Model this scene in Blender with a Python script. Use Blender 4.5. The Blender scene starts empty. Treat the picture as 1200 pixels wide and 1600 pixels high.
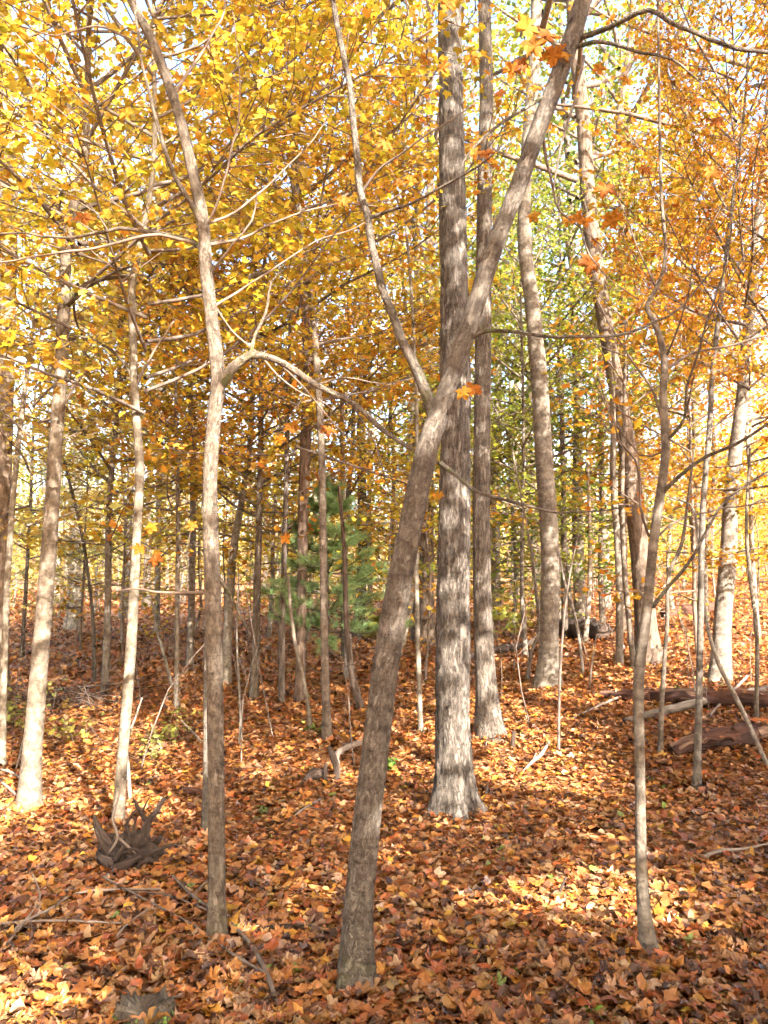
import bpy, math, random
import numpy as np
from mathutils import Vector

rng = np.random.default_rng(7)
random.seed(7)
scene = bpy.context.scene
col = scene.collection

# ------------------------------------------------------------------ camera
F_PX = 1244.0                      # focal length in photograph pixels (1200 x 1600)
PITCH = math.radians(6.0)
CAM = np.array([0.0, 0.0, 1.5])
cam_data = bpy.data.cameras.new("camera")
cam_data.sensor_fit = 'VERTICAL'
cam_data.sensor_height = 36.0
cam_data.lens = 36.0 * F_PX / 1600.0
cam_data.clip_start = 0.05
cam_data.clip_end = 2000.0
cam = bpy.data.objects.new("camera", cam_data)
col.objects.link(cam)
cam.location = CAM.tolist()
cam.rotation_euler = (math.radians(90) + PITCH, 0, 0)
scene.camera = cam

# ------------------------------------------------------------------ sky and sun
SUN_EL = math.radians(34)
SUN_AZ = math.radians(152)         # clockwise from +Y: behind the camera, to the right
sun_dir = Vector((math.sin(SUN_AZ) * math.cos(SUN_EL), math.cos(SUN_AZ) * math.cos(SUN_EL), math.sin(SUN_EL)))
world = bpy.data.worlds.new("World")
scene.world = world
world.use_nodes = True
wn = world.node_tree.nodes
bg = wn["Background"]
sky = wn.new("ShaderNodeTexSky")
sky.sky_type = 'NISHITA'
sky.sun_disc = False
sky.sun_elevation = SUN_EL
sky.sun_rotation = SUN_AZ
sky.dust_density = 3.0
sky.ozone_density = 0.3
world.node_tree.links.new(sky.outputs[0], bg.inputs[0])
bg.inputs[1].default_value = 0.145
sun_data = bpy.data.lights.new("sun", 'SUN')
sun_data.energy = 5.0
sun_data.angle = math.radians(0.53)
sun_data.color = (1.0, 0.955, 0.88)
sun = bpy.data.objects.new("sun", sun_data)
col.objects.link(sun)
sun.rotation_euler = (-sun_dir).to_track_quat('-Z', 'Y').to_euler()
sun.location = (10, -10, 30)
scene.view_settings.view_transform = 'Standard'
scene.view_settings.look = 'None'
scene.view_settings.gamma = 1.0
scene.view_settings.exposure = 2.72
scene.cycles.max_bounces = 4
scene.cycles.diffuse_bounces = 3
scene.cycles.glossy_bounces = 1
scene.cycles.transmission_bounces = 3
scene.cycles.use_adaptive_sampling = True
scene.cycles.adaptive_threshold = 0.04
scene.cycles.adaptive_min_samples = 12
scene.cycles.sample_clamp_indirect = 6.0
scene.cycles.use_denoising = True


# ------------------------------------------------------------------ noise and terrain
def _hash(ix, iy, iz, seed):
    h = (ix.astype(np.int64) * 374761393 + iy.astype(np.int64) * 668265263 + iz.astype(np.int64) * 1274126177 + seed * 974711) & 0xffffffff
    h = ((h ^ (h >> 13)) * 1274126177) & 0xffffffff
    h = ((h ^ (h >> 16)) * 2246822519) & 0xffffffff
    return ((h ^ (h >> 15)) & 0xffffff) / float(0xffffff)


def vnoise(p, seed=0):
    p = np.asarray(p, float)
    i = np.floor(p)
    f = p - i
    f = f * f * (3 - 2 * f)
    i = i.astype(np.int64)
    out = 0
    for dx in (0, 1):
        for dy in (0, 1):
            for dz in (0, 1):
                w = (f[..., 0] if dx else 1 - f[..., 0]) * (f[..., 1] if dy else 1 - f[..., 1]) * (f[..., 2] if dz else 1 - f[..., 2])
                out = out + w * _hash(i[..., 0] + dx, i[..., 1] + dy, i[..., 2] + dz, seed)
    return out * 2 - 1


def fbm(p, octaves=3, seed=0):
    p = np.asarray(p, float)
    s, a, t = 0, 1.0, 0
    for o in range(octaves):
        s = s + a * vnoise(p * 2 ** o, seed + o * 17)
        t += a
        a *= 0.5
    return s / t


_ty = np.array([-400, -60, 0, 2.7, 4, 6.5, 8.5, 11, 18, 30, 60, 120, 400])
_tz = np.array([-2, -1.0, 0, 0, -.06, -.25, -.05, .22, .5, .85, 2.0, 6.0, 30.0])


def ground_z(x, y):
    x = np.asarray(x, float)
    y = np.asarray(y, float)
    z = 0
    for d in (-.9, -.3, .3, .9):
        z = z + np.interp(y + d * (0.4 + 0.08 * np.abs(y)), _ty, _tz) / 4
    s = np.clip((y - 3.5) / 7.0, 0, 1)
    s = s * s * (3 - 2 * s)
    z = z + 0.085 * s * np.clip(x, 0, 14)
    q = np.stack([x * .45, y * .45, np.zeros_like(x + y)], -1)
    z = z + 0.09 * fbm(q, 3, 5) * np.clip(np.abs(y) / 6, .25, 1.6)
    return z


def ray(px, py):
    r = np.array([(px - 600) / F_PX, 1.0, (800 - py) / F_PX])
    return np.array([r[0], math.cos(PITCH) * r[1] - math.sin(PITCH) * r[2], math.sin(PITCH) * r[1] + math.cos(PITCH) * r[2]])


def at(px, py, D):
    """World point seen at a photograph pixel, D metres ahead of the camera."""
    r = ray(px, py)
    return CAM + r * (D / r[1])


def on_ground(px, py):
    r = ray(px, py)
    t = np.linspace(1.5, 120, 6000)
    pts = CAM + r * t[:, None] / r[1]
    d = pts[:, 2] - ground_z(pts[:, 0], pts[:, 1])
    k = np.argmax(d < 0)
    if d[k] >= 0:
        k = len(t) - 1
    return pts[k]


def project(p):
    d = np.asarray(p, float) - CAM
    fz = math.cos(PITCH) * d[1] + math.sin(PITCH) * d[2]
    up = -math.sin(PITCH) * d[1] + math.cos(PITCH) * d[2]
    return 600 + F_PX * d[0] / fz, 800 - F_PX * up / fz


# ------------------------------------------------------------------ mesh helpers
def make_mesh(name, V, faces, mat, attrs=None, smooth=True, slots=None):
    """faces: list of (n,k) integer arrays."""
    me = bpy.data.meshes.new(name)
    V = np.asarray(V, np.float32)
    me.vertices.add(len(V))
    me.vertices.foreach_set("co", V.ravel())
    loops = np.concatenate([f.ravel() for f in faces]).astype(np.int32)
    tot = np.concatenate([np.full(len(f), f.shape[1]) for f in faces]).astype(np.int32)
    start = np.concatenate([[0], np.cumsum(tot)[:-1]]).astype(np.int32)
    me.loops.add(len(loops))
    me.loops.foreach_set("vertex_index", loops)
    me.polygons.add(len(tot))
    me.polygons.foreach_set("loop_start", start)
    me.polygons.foreach_set("loop_total", tot)
    me.polygons.foreach_set("use_smooth", np.full(len(tot), smooth))
    for nm, arr in (attrs or {}).items():
        arr = np.asarray(arr, np.float32)
        if arr.ndim == 1:
            a = me.attributes.new(nm, 'FLOAT', 'POINT')
            a.data.foreach_set("value", arr)
        elif arr.shape[1] == 3:
            a = me.attributes.new(nm, 'FLOAT_VECTOR', 'POINT')
            a.data.foreach_set("vector", arr.ravel())
        else:
            a = me.attributes.new(nm, 'FLOAT_COLOR', 'POINT')
            a.data.foreach_set("color", arr.ravel())
    for mm in (mat if isinstance(mat, (list, tuple)) else [mat]):
        me.materials.append(mm)
    if slots is not None:
        me.polygons.foreach_set("material_index", np.asarray(slots, np.int32))
    me.update()
    me.validate()
    return me


def obj(name, me, parent=None):
    o = bpy.data.objects.new(name, me)
    col.objects.link(o)
    if parent is not None:
        o.parent = parent
    return o


def empty(name, loc=(0, 0, 0)):
    o = bpy.data.objects.new(name, None)
    o.empty_display_size = 0.2
    col.objects.link(o)
    o.location = tuple(float(v) for v in loc)
    return o


def tag(o, label=None, cat=None, group=None, kind=None):
    if label:
        o["label"] = label
    if cat:
        o["category"] = cat
    if group:
        o["group"] = group
    if kind:
        o["kind"] = kind
    return o


def resample(P, R, step):
    """Catmull-Rom through control points; returns points and radii about step apart."""
    P = np.asarray(P, float)
    R = np.asarray(R, float)
    Pe = np.vstack([2 * P[0] - P[1], P, 2 * P[-1] - P[-2]])
    Re = np.concatenate([[R[0]], R, [R[-1]]])
    op, orr = [], []
    for i in range(1, len(Pe) - 2):
        n = max(1, int(np.linalg.norm(Pe[i + 1] - Pe[i]) / step))
        t = np.arange(n)[:, None] / n
        a, b, c, d = Pe[i - 1], Pe[i], Pe[i + 1], Pe[i + 2]
        op.append(0.5 * (2 * b + (c - a) * t + (2 * a - 5 * b + 4 * c - d) * t ** 2 + (3 * b - a - 3 * c + d) * t ** 3))
        orr.append((Re[i] + (Re[i + 1] - Re[i]) * t[:, 0]))
    op.append(P[-1:])
    orr.append(R[-1:])
    return np.vstack(op), np.concatenate(orr)


def tube(P, R, segs, cap=True):
    """Tube arrays (V, quads, tris, bark, ang, s)."""
    P = np.asarray(P, float)
    R = np.asarray(R, float)
    n = len(P)
    T = np.gradient(P, axis=0)
    T /= np.linalg.norm(T, axis=1)[:, None] + 1e-9
    ref = np.array([0.0, -1.0, 0.0])
    if abs(T[:, 1]).max() > 0.9:
        ref = np.array([0.0, 0.0, 1.0]) if abs(T[:, 2]).max() < 0.95 else np.array([1.0, 0.3, 0.0])
    U = ref - T * (T @ ref)[:, None]
    U /= np.linalg.norm(U, axis=1)[:, None] + 1e-9
    W = np.cross(T, U)
    a = np.arange(segs) * 2 * math.pi / segs
    ca, sa = np.cos(a), np.sin(a)
    N = ca[None, :, None] * U[:, None, :] + sa[None, :, None] * W[:, None, :]
    V = P[:, None, :] + R[:, None, None] * N
    s = np.concatenate([[0], np.cumsum(np.linalg.norm(np.diff(P, axis=0), axis=1))])
    rr = R.mean()
    bark = np.stack([np.broadcast_to(rr * ca, (n, segs)), np.broadcast_to(rr * sa, (n, segs)), np.broadcast_to(s[:, None], (n, segs))], -1)
    i = np.arange(n - 1)[:, None] * segs
    j = np.arange(segs)[None, :]
    j2 = (j + 1) % segs
    quads = np.stack([i + j, i + j2, i + segs + j2, i + segs + j], -1).reshape(-1, 4)
    V2 = V.reshape(-1, 3)
    B2 = bark.reshape(-1, 3)
    if cap:
        V2 = np.vstack([V2, P[-1:]])
        B2 = np.vstack([B2, [[0, 0, s[-1]]]])
        k = (n - 1) * segs
        tris = np.stack([k + np.arange(segs), k + (np.arange(segs) + 1) % segs, np.full(segs, n * segs)], -1)
    else:
        tris = np.zeros((0, 3), int)
    return V2, quads, tris, B2, N, s


def join(parts):
    """Join tube arrays into (V, [quads, tris], bark)."""
    Vs, Q, T, B, o = [], [], [], [], 0
    for V, q, t, b in parts:
        Vs.append(V)
        Q.append(q + o)
        T.append(t + o)
        B.append(b)
        o += len(V)
    return np.vstack(Vs), [f for f in (np.vstack(Q), np.vstack(T)) if len(f)], np.vstack(B)


# ------------------------------------------------------------------ materials
def new_mat(name):
    m = bpy.data.materials.new(name)
    m.use_nodes = True
    nt = m.node_tree
    for n in list(nt.nodes):
        nt.nodes.remove(n)
    out = nt.nodes.new("ShaderNodeOutputMaterial")
    return m, nt, out


def N(nt, kind, **kw):
    n = nt.nodes.new(kind)
    for k, v in kw.items():
        if k.startswith("_"):
            setattr(n, k[1:], v)
        else:
            n.inputs[k].default_value = v
    return n


def ramp(nt, stops):
    r = nt.nodes.new("ShaderNodeValToRGB")
    els = r.color_ramp.elements
    while len(els) < len(stops):
        els.new(0.5)
    for e, (p, c) in zip(els, stops):
        e.position = p
        e.color = (*c, 1)
    return r


def bark_material(name, dark, mid, light, vstretch=0.16, scale=34.0, patch=0.5, ringy=0.0, bump=0.5, crack=0.6, moss=False, tinted=True):
    m, nt, out = new_mat(name)
    L = nt.links.new
    att = N(nt, "ShaderNodeAttribute", _attribute_name="bark")
    info = N(nt, "ShaderNodeObjectInfo")
    addv = N(nt, "ShaderNodeVectorMath", _operation='ADD')
    sc = N(nt, "ShaderNodeVectorMath", _operation='SCALE')
    comb = N(nt, "ShaderNodeCombineXYZ")
    L(info.outputs["Random"], comb.inputs[0])
    L(info.outputs["Random"], comb.inputs[2])
    L(comb.outputs[0], sc.inputs[0])
    sc.inputs[3].default_value = 37.0
    L(att.outputs["Vector"], addv.inputs[0])
    L(sc.outputs[0], addv.inputs[1])
    mp = N(nt, "ShaderNodeMapping")
    mp.inputs["Scale"].default_value = (1, 1, vstretch)
    L(addv.outputs[0], mp.inputs[0])
    n1 = N(nt, "ShaderNodeTexNoise", Scale=scale, Detail=7.0, Roughness=0.65, Distortion=0.4)
    L(mp.outputs[0], n1.inputs["Vector"])
    r1 = ramp(nt, [(0.30, dark), (0.50, mid), (0.72, light)])
    L(n1.outputs["Fac"], r1.inputs[0])
    # pale lichen-like blotches
    n2 = N(nt, "ShaderNodeTexNoise", Scale=13.0, Detail=8.0, Roughness=0.75)
    L(addv.outputs[0], n2.inputs["Vector"])
    r2 = ramp(nt, [(0.42, (0.55, 0.52, 0.5)), (0.66, (1.25, 1.24, 1.2))])
    L(n2.outputs["Fac"], r2.inputs[0])
    mx = N(nt, "ShaderNodeMix", _data_type='RGBA', _blend_type='MULTIPLY')
    mx.inputs[0].default_value = patch
    L(r1.outputs[0], mx.inputs[6])
    L(r2.outputs[0], mx.inputs[7])
    colour = mx.outputs[2]
    height = n1.outputs["Fac"]
    if crack > 0:
        vo = N(nt, "ShaderNodeTexVoronoi", _feature='DISTANCE_TO_EDGE', Scale=scale * 0.8)
        wob = N(nt, "ShaderNodeMix", _data_type='VECTOR')
        wob.inputs[0].default_value = 0.10
        L(mp.outputs[0], wob.inputs[4])
        L(n1.outputs["Color"], wob.inputs[5])
        L(wob.outputs[1], vo.inputs["Vector"])
        rc = ramp(nt, [(0.0, (0.18, 0.15, 0.13)), (0.16, (1, 1, 1))])
        L(vo.outputs["Distance"], rc.inputs[0])
        m2 = N(nt, "ShaderNodeMix", _data_type='RGBA', _blend_type='MULTIPLY')
        m2.inputs[0].default_value = crack
        L(colour, m2.inputs[6])
        L(rc.outputs[0], m2.inputs[7])
        colour = m2.outputs[2]
        mm = N(nt, "ShaderNodeMath", _operation='MULTIPLY_ADD')
        L(rc.outputs[0], mm.inputs[0])
        mm.inputs[1].default_value = 0.5
        L(n1.outputs["Fac"], mm.inputs[2])
        height = mm.outputs[0]
    if ringy > 0:                               # horizontal lenticels and branch scars
        mp3 = N(nt, "ShaderNodeMapping")
        mp3.inputs["Scale"].default_value = (4, 4, 42)
        L(addv.outputs[0], mp3.inputs[0])
        n3 = N(nt, "ShaderNodeTexNoise", Scale=1.0, Detail=3.0, Roughness=0.6, Distortion=0.6)
        L(mp3.outputs[0], n3.inputs["Vector"])
        r3 = ramp(nt, [(0.36, (0.35, 0.32, 0.3)), (0.47, (1, 1, 1))])
        L(n3.outputs["Fac"], r3.inputs[0])
        m3 = N(nt, "ShaderNodeMix", _data_type='RGBA', _blend_type='MULTIPLY')
        m3.inputs[0].default_value = ringy
        L(colour, m3.inputs[6])
        L(r3.outputs[0], m3.inputs[7])
        colour = m3.outputs[2]
    if moss:
        sep = N(nt, "ShaderNodeSeparateXYZ")
        L(att.outputs["Vector"], sep.inputs[0])
        mr = N(nt, "ShaderNodeMapRange")
        mr.inputs["From Min"].default_value = 0.05
        mr.inputs["From Max"].default_value = 0.35
        mr.inputs["To Min"].default_value = 0.75
        mr.inputs["To Max"].default_value = 0.0
        L(sep.outputs[2], mr.inputs[0])
        nm = N(nt, "ShaderNodeTexNoise", Scale=26.0, Detail=4.0)
        L(addv.outputs[0], nm.inputs["Vector"])
        rm = ramp(nt, [(0.46, (0, 0, 0)), (0.6, (1, 1, 1))])
        L(nm.outputs["Fac"], rm.inputs[0])
        mu = N(nt, "ShaderNodeMath", _operation='MULTIPLY')
        L(mr.outputs[0], mu.inputs[0])
        L(rm.outputs[0], mu.inputs[1])
        m4 = N(nt, "ShaderNodeMix", _data_type='RGBA')
        L(mu.outputs[0], m4.inputs[0])
        L(colour, m4.inputs[6])
        m4.inputs[7].default_value = (0.09, 0.10, 0.03, 1)
        colour = m4.outputs[2]
    if moss:                                    # dark scars and flecks
        n5 = N(nt, "ShaderNodeTexNoise", Scale=17.0, Detail=6.0, Roughness=0.7)
        L(addv.outputs[0], n5.inputs["Vector"])
        r5 = ramp(nt, [(0.33, (0.28, 0.24, 0.22)), (0.42, (1, 1, 1)), (0.62, (1, 1, 1)), (0.70, (1.5, 1.5, 1.45))])
        L(n5.outputs["Fac"], r5.inputs[0])
        m5 = N(nt, "ShaderNodeMix", _data_type='RGBA', _blend_type='MULTIPLY')
        m5.inputs[0].default_value = 0.6
        L(colour, m5.inputs[6])
        L(r5.outputs[0], m5.inputs[7])
        colour = m5.outputs[2]
    tint = N(nt, "ShaderNodeMix", _data_type='RGBA', _blend_type='MULTIPLY')
    tint.inputs[0].default_value = 1.0
    L(colour, tint.inputs[6])
    if tinted:
        L(info.outputs["Color"], tint.inputs[7])
    else:
        tint.inputs[7].default_value = (1, 1, 1, 1)
    b = N(nt, "ShaderNodeBump", Strength=bump, Distance=0.012)
    L(height, b.inputs["Height"])
    p = N(nt, "ShaderNodeBsdfPrincipled", Roughness=0.88)
    p.inputs["Specular IOR Level"].default_value = 0.25
    L(tint.outputs[2], p.inputs["Base Color"])
    L(b.outputs[0], p.inputs["Normal"])
    L(p.outputs[0], out.inputs[0])
    return m


def crown_leaf_material(name, trans=0.45):
    """Colour = object colour shifted by a per-leaf random value."""
    m, nt, out = new_mat(name)
    L = nt.links.new
    att = N(nt, "ShaderNodeAttribute", _attribute_name="rnd")
    info = N(nt, "ShaderNodeObjectInfo")
    sep = N(nt, "ShaderNodeSeparateXYZ")
    L(att.outputs["Vector"], sep.inputs[0])
    hs = N(nt, "ShaderNodeHueSaturation")
    mh = N(nt, "ShaderNodeMapRange")
    mh.inputs["To Min"].default_value = 0.468
    mh.inputs["To Max"].default_value = 0.55
    L(sep.outputs[0], mh.inputs[0])
    L(mh.outputs[0], hs.inputs["Hue"])
    mv = N(nt, "ShaderNodeMapRange")
    mv.inputs["To Min"].default_value = 0.45
    mv.inputs["To Max"].default_value = 1.3
    L(sep.outputs[1], mv.inputs[0])
    L(mv.outputs[0], hs.inputs["Value"])
    L(info.outputs["Color"], hs.inputs["Color"])
    p = N(nt, "ShaderNodeBsdfPrincipled", Roughness=0.55)
    p.inputs["Specular IOR Level"].default_value = 0.35
    L(hs.outputs[0], p.inputs["Base Color"])
    t = N(nt, "ShaderNodeBsdfTranslucent")
    L(hs.outputs[0], t.inputs[0])
    mx = N(nt, "ShaderNodeMixShader")
    mx.inputs[0].default_value = trans
    L(p.outputs[0], mx.inputs[1])
    L(t.outputs[0], mx.inputs[2])
    L(mx.outputs[0], out.inputs[0])
    return m


def litter_material(name, rough=0.45, spec=0.6, trans=0.22):
    m, nt, out = new_mat(name)
    L = nt.links.new
    att = N(nt, "ShaderNodeAttribute", _attribute_name="leafcol")
    tc = N(nt, "ShaderNodeTexCoord")
    n = N(nt, "ShaderNodeTexNoise", Scale=55.0, Detail=4.0, Roughness=0.6)
    L(tc.outputs["Object"], n.inputs["Vector"])
    r = ramp(nt, [(0.32, (0.55, 0.5, 0.46)), (0.62, (1.15, 1.12, 1.1))])
    L(n.outputs["Fac"], r.inputs[0])
    mx = N(nt, "ShaderNodeMix", _data_type='RGBA', _blend_type='MULTIPLY')
    mx.inputs[0].default_value = 0.75
    L(att.outputs["Color"], mx.inputs[6])
    L(r.outputs[0], mx.inputs[7])
    # veins run out from the leaf stalk: leaf-local coordinates
    uv = N(nt, "ShaderNodeAttribute", _attribute_name="leafpos")
    sep = N(nt, "ShaderNodeSeparateXYZ")
    L(uv.outputs["Vector"], sep.inputs[0])
    an = N(nt, "ShaderNodeMath", _operation='ARCTAN2')
    L(sep.outputs[0], an.inputs[0])
    L(sep.outputs[1], an.inputs[1])
    pm = N(nt, "ShaderNodeMath", _operation='PINGPONG')
    L(an.outputs[0], pm.inputs[0])
    pm.inputs[1].default_value = 0.49
    rv = ramp(nt, [(0.0, (0.72, 0.68, 0.62)), (0.07, (1, 1, 1))])
    L(pm.outputs[0], rv.inputs[0])
    m2 = N(nt, "ShaderNodeMix", _data_type='RGBA', _blend_type='MULTIPLY')
    m2.inputs[0].default_value = 0.8
    L(mx.outputs[2], m2.inputs[6])
    L(rv.outputs[0], m2.inputs[7])
    p = N(nt, "ShaderNodeBsdfPrincipled", Roughness=rough)
    p.inputs["Specular IOR Level"].default_value = spec
    L(m2.outputs[2], p.inputs["Base Color"])
    t = N(nt, "ShaderNodeBsdfTranslucent")
    L(m2.outputs[2], t.inputs[0])
    ms = N(nt, "ShaderNodeMixShader")
    ms.inputs[0].default_value = trans
    L(p.outputs[0], ms.inputs[1])
    L(t.outputs[0], ms.inputs[2])
    L(ms.outputs[0], out.inputs[0])
    return m


def ground_material():
    m, nt, out = new_mat("forest_floor")
    L = nt.links.new
    tc = N(nt, "ShaderNodeTexCoord")
    vo = N(nt, "ShaderNodeTexVoronoi", Scale=11.0)
    nz = N(nt, "ShaderNodeTexNoise", Scale=7.0, Detail=3.0)
    L(tc.outputs["Object"], nz.inputs["Vector"])
    mixv = N(nt, "ShaderNodeMix", _data_type='VECTOR')
    mixv.inputs[0].default_value = 0.08
    L(tc.outputs["Object"], mixv.inputs[4])
    L(nz.outputs["Color"], mixv.inputs[5])
    L(mixv.outputs[1], vo.inputs["Vector"])
    sep = N(nt, "ShaderNodeSeparateColor")
    L(vo.outputs["Color"], sep.inputs[0])
    r = ramp(nt, [(0.0, (0.06, 0.025, 0.012)), (0.25, (0.22, 0.08, 0.03)), (0.5, (0.33, 0.14, 0.05)), (0.75, (0.42, 0.21, 0.09)), (1.0, (0.28, 0.12, 0.05))])
    L(sep.outputs[0], r.inputs[0])
    b = N(nt, "ShaderNodeBump", Strength=0.7, Distance=0.04)
    L(sep.outputs[1], b.inputs["Height"])
    p = N(nt, "ShaderNodeBsdfPrincipled", Roughness=0.8)
    L(r.outputs[0], p.inputs["Base Color"])
    L(b.outputs[0], p.inputs["Normal"])
    L(p.outputs[0], out.inputs[0])
    return m


def wood_material(name, dark, mid, light, scale=20.0):
    m, nt, out = new_mat(name)
    L = nt.links.new
    att = N(nt, "ShaderNodeAttribute", _attribute_name="bark")
    mp = N(nt, "ShaderNodeMapping")
    mp.inputs["Scale"].default_value = (1, 1, 0.12)
    L(att.outputs["Vector"], mp.inputs[0])
    n = N(nt, "ShaderNodeTexNoise", Scale=scale, Detail=8.0, Roughness=0.7, Distortion=0.8)
    L(mp.outputs[0], n.inputs["Vector"])
    r = ramp(nt, [(0.3, dark), (0.52, mid), (0.72, light)])
    L(n.outputs["Fac"], r.inputs[0])
    b = N(nt, "ShaderNodeBump", Strength=0.8, Distance=0.02)
    L(n.outputs["Fac"], b.inputs["Height"])
    p = N(nt, "ShaderNodeBsdfPrincipled", Roughness=0.85)
    L(r.outputs[0], p.inputs["Base Color"])
    L(b.outputs[0], p.inputs["Normal"])
    L(p.outputs[0], out.inputs[0])
    return m


def plain_leaf_material(name, c, trans=0.35):
    m, nt, out = new_mat(name)
    L = nt.links.new
    tc = N(nt, "ShaderNodeTexCoord")
    n = N(nt, "ShaderNodeTexNoise", Scale=30.0, Detail=3.0)
    L(tc.outputs["Object"], n.inputs["Vector"])
    r = ramp(nt, [(0.3, tuple(v * 0.65 for v in c)), (0.7, tuple(min(1, v * 1.25) for v in c))])
    L(n.outputs["Fac"], r.inputs[0])
    p = N(nt, "ShaderNodeBsdfPrincipled", Roughness=0.5)
    L(r.outputs[0], p.inputs["Base Color"])
    t = N(nt, "ShaderNodeBsdfTranslucent")
    L(r.outputs[0], t.inputs[0])
    ms = N(nt, "ShaderNodeMixShader")
    ms.inputs[0].default_value = trans
    L(p.outputs[0], ms.inputs[1])
    L(t.outputs[0], ms.inputs[2])
    L(ms.outputs[0], out.inputs[0])
    return m


M_OAK = bark_material("oak_bark", (0.065, 0.05, 0.04), (0.165, 0.135, 0.108), (0.30, 0.262, 0.22), 0.17, 50, 0.35, 0.0, 0.9, 0.75)
M_MAPLE = bark_material("maple_bark", (0.11, 0.086, 0.066), (0.20, 0.163, 0.128), (0.31, 0.268, 0.22), 0.30, 64, 0.6, 0.3, 0.8, 0.55, True)
M_PALE = bark_material("pale_bark", (0.15, 0.122, 0.095), (0.26, 0.225, 0.182), (0.39, 0.35, 0.30), 0.5, 40, 0.9, 0.3, 0.5, 0.25)
M_DARK = bark_material("dark_bark", (0.06, 0.045, 0.036), (0.16, 0.125, 0.098), (0.27, 0.225, 0.185), 0.18, 32, 0.5, 0.0, 0.6, 0.5)
M_TWIG = bark_material("twig_bark", (0.09, 0.066, 0.052), (0.16, 0.12, 0.094), (0.25, 0.20, 0.16), 0.3, 40, 0.4, 0.0, 0.1, 0.0)
M_CROWNTWIG = bark_material("crown_twig", (0.09, 0.066, 0.052), (0.16, 0.12, 0.094), (0.25, 0.20, 0.16), 0.3, 40, 0.4, 0.0, 0.0, 0.0, False, False)
M_CROWN = crown_leaf_material("autumn_foliage", 0.5)
M_LITTER = litter_material("fallen_leaf")
M_HANG = litter_material("hanging_leaf", 0.6, 0.2, 0.45)
M_GROUND = ground_material()
M_ROT = wood_material("rotten_wood", (0.02, 0.007, 0.004), (0.095, 0.034, 0.016), (0.20, 0.085, 0.04))
M_ROTCORE = wood_material("rotten_core", (0.012, 0.004, 0.003), (0.05, 0.017, 0.009), (0.11, 0.042, 0.02), 26.0)
M_GREYROT = wood_material("weathered_sapwood", (0.05, 0.022, 0.012), (0.16, 0.085, 0.05), (0.30, 0.19, 0.12), 26.0)
M_LOGGREY = wood_material("grey_log_bark", (0.05, 0.036, 0.026), (0.15, 0.115, 0.085), (0.29, 0.24, 0.19), 30.0)
M_GREYWOOD = wood_material("weathered_wood", (0.10, 0.065, 0.045), (0.27, 0.20, 0.15), (0.44, 0.36, 0.28))
M_DARKWOOD = wood_material("dark_dead_wood", (0.014, 0.008, 0.005), (0.058, 0.034, 0.022), (0.145, 0.095, 0.063), 34.0)
M_STUMP = wood_material("mossy_wood", (0.03, 0.021, 0.013), (0.10, 0.072, 0.046), (0.20, 0.15, 0.095), 30.0)
M_GREEN = plain_leaf_material("green_leaf", (0.16, 0.26, 0.04))
M_NEEDLE = crown_leaf_material("pine_needles", 0.3)

# ------------------------------------------------------------------ leaves
def outline(pairs):
    """Half outline in (degrees, radius) -> full (x, y) outline, leaf stalk at the origin, tip along +y."""
    pts = [(math.radians(a), r) for a, r in pairs]
    right = [(math.sin(a) * r, math.cos(a) * r) for a, r in pts]
    left = [(-x, y) for x, y in reversed(right) if abs(x) > 1e-6]
    return np.array(right + left)


LEAF_FINE = outline([(0, 1.0), (9, .74), (16, .80), (24, .66), (33, .40), (41, .66), (48, .74), (57, .93), (64, .70), (74, .68), (90, .38), (100, .52), (113, .64), (124, .44), (150, .30), (172, .10)])
LEAF_MID = outline([(0, .95), (14, .80), (33, .56), (55, .88), (74, .68), (92, .50), (115, .56), (155, .30)])
LEAF_SMALL = outline([(0, 1.0), (34, .55), (60, .88), (112, .55)])
LEAF_KITE = np.array([(0, 1.0), (.62, .42), (0, -.05), (-.62, .42)])
LEAF_BROAD = outline([(0, .95), (16, .86), (34, .74), (58, .70), (90, .52), (130, .34)])
LEAF_OVAL = outline([(0, 1.0), (12, .80), (24, .58), (45, .36), (80, .18)])
LEAF_OAK = outline([(0, 1.0), (8, .85), (10, .72), (20, .74), (18, .55), (33, .55), (33, .36), (55, .32), (60, .14)])


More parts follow.
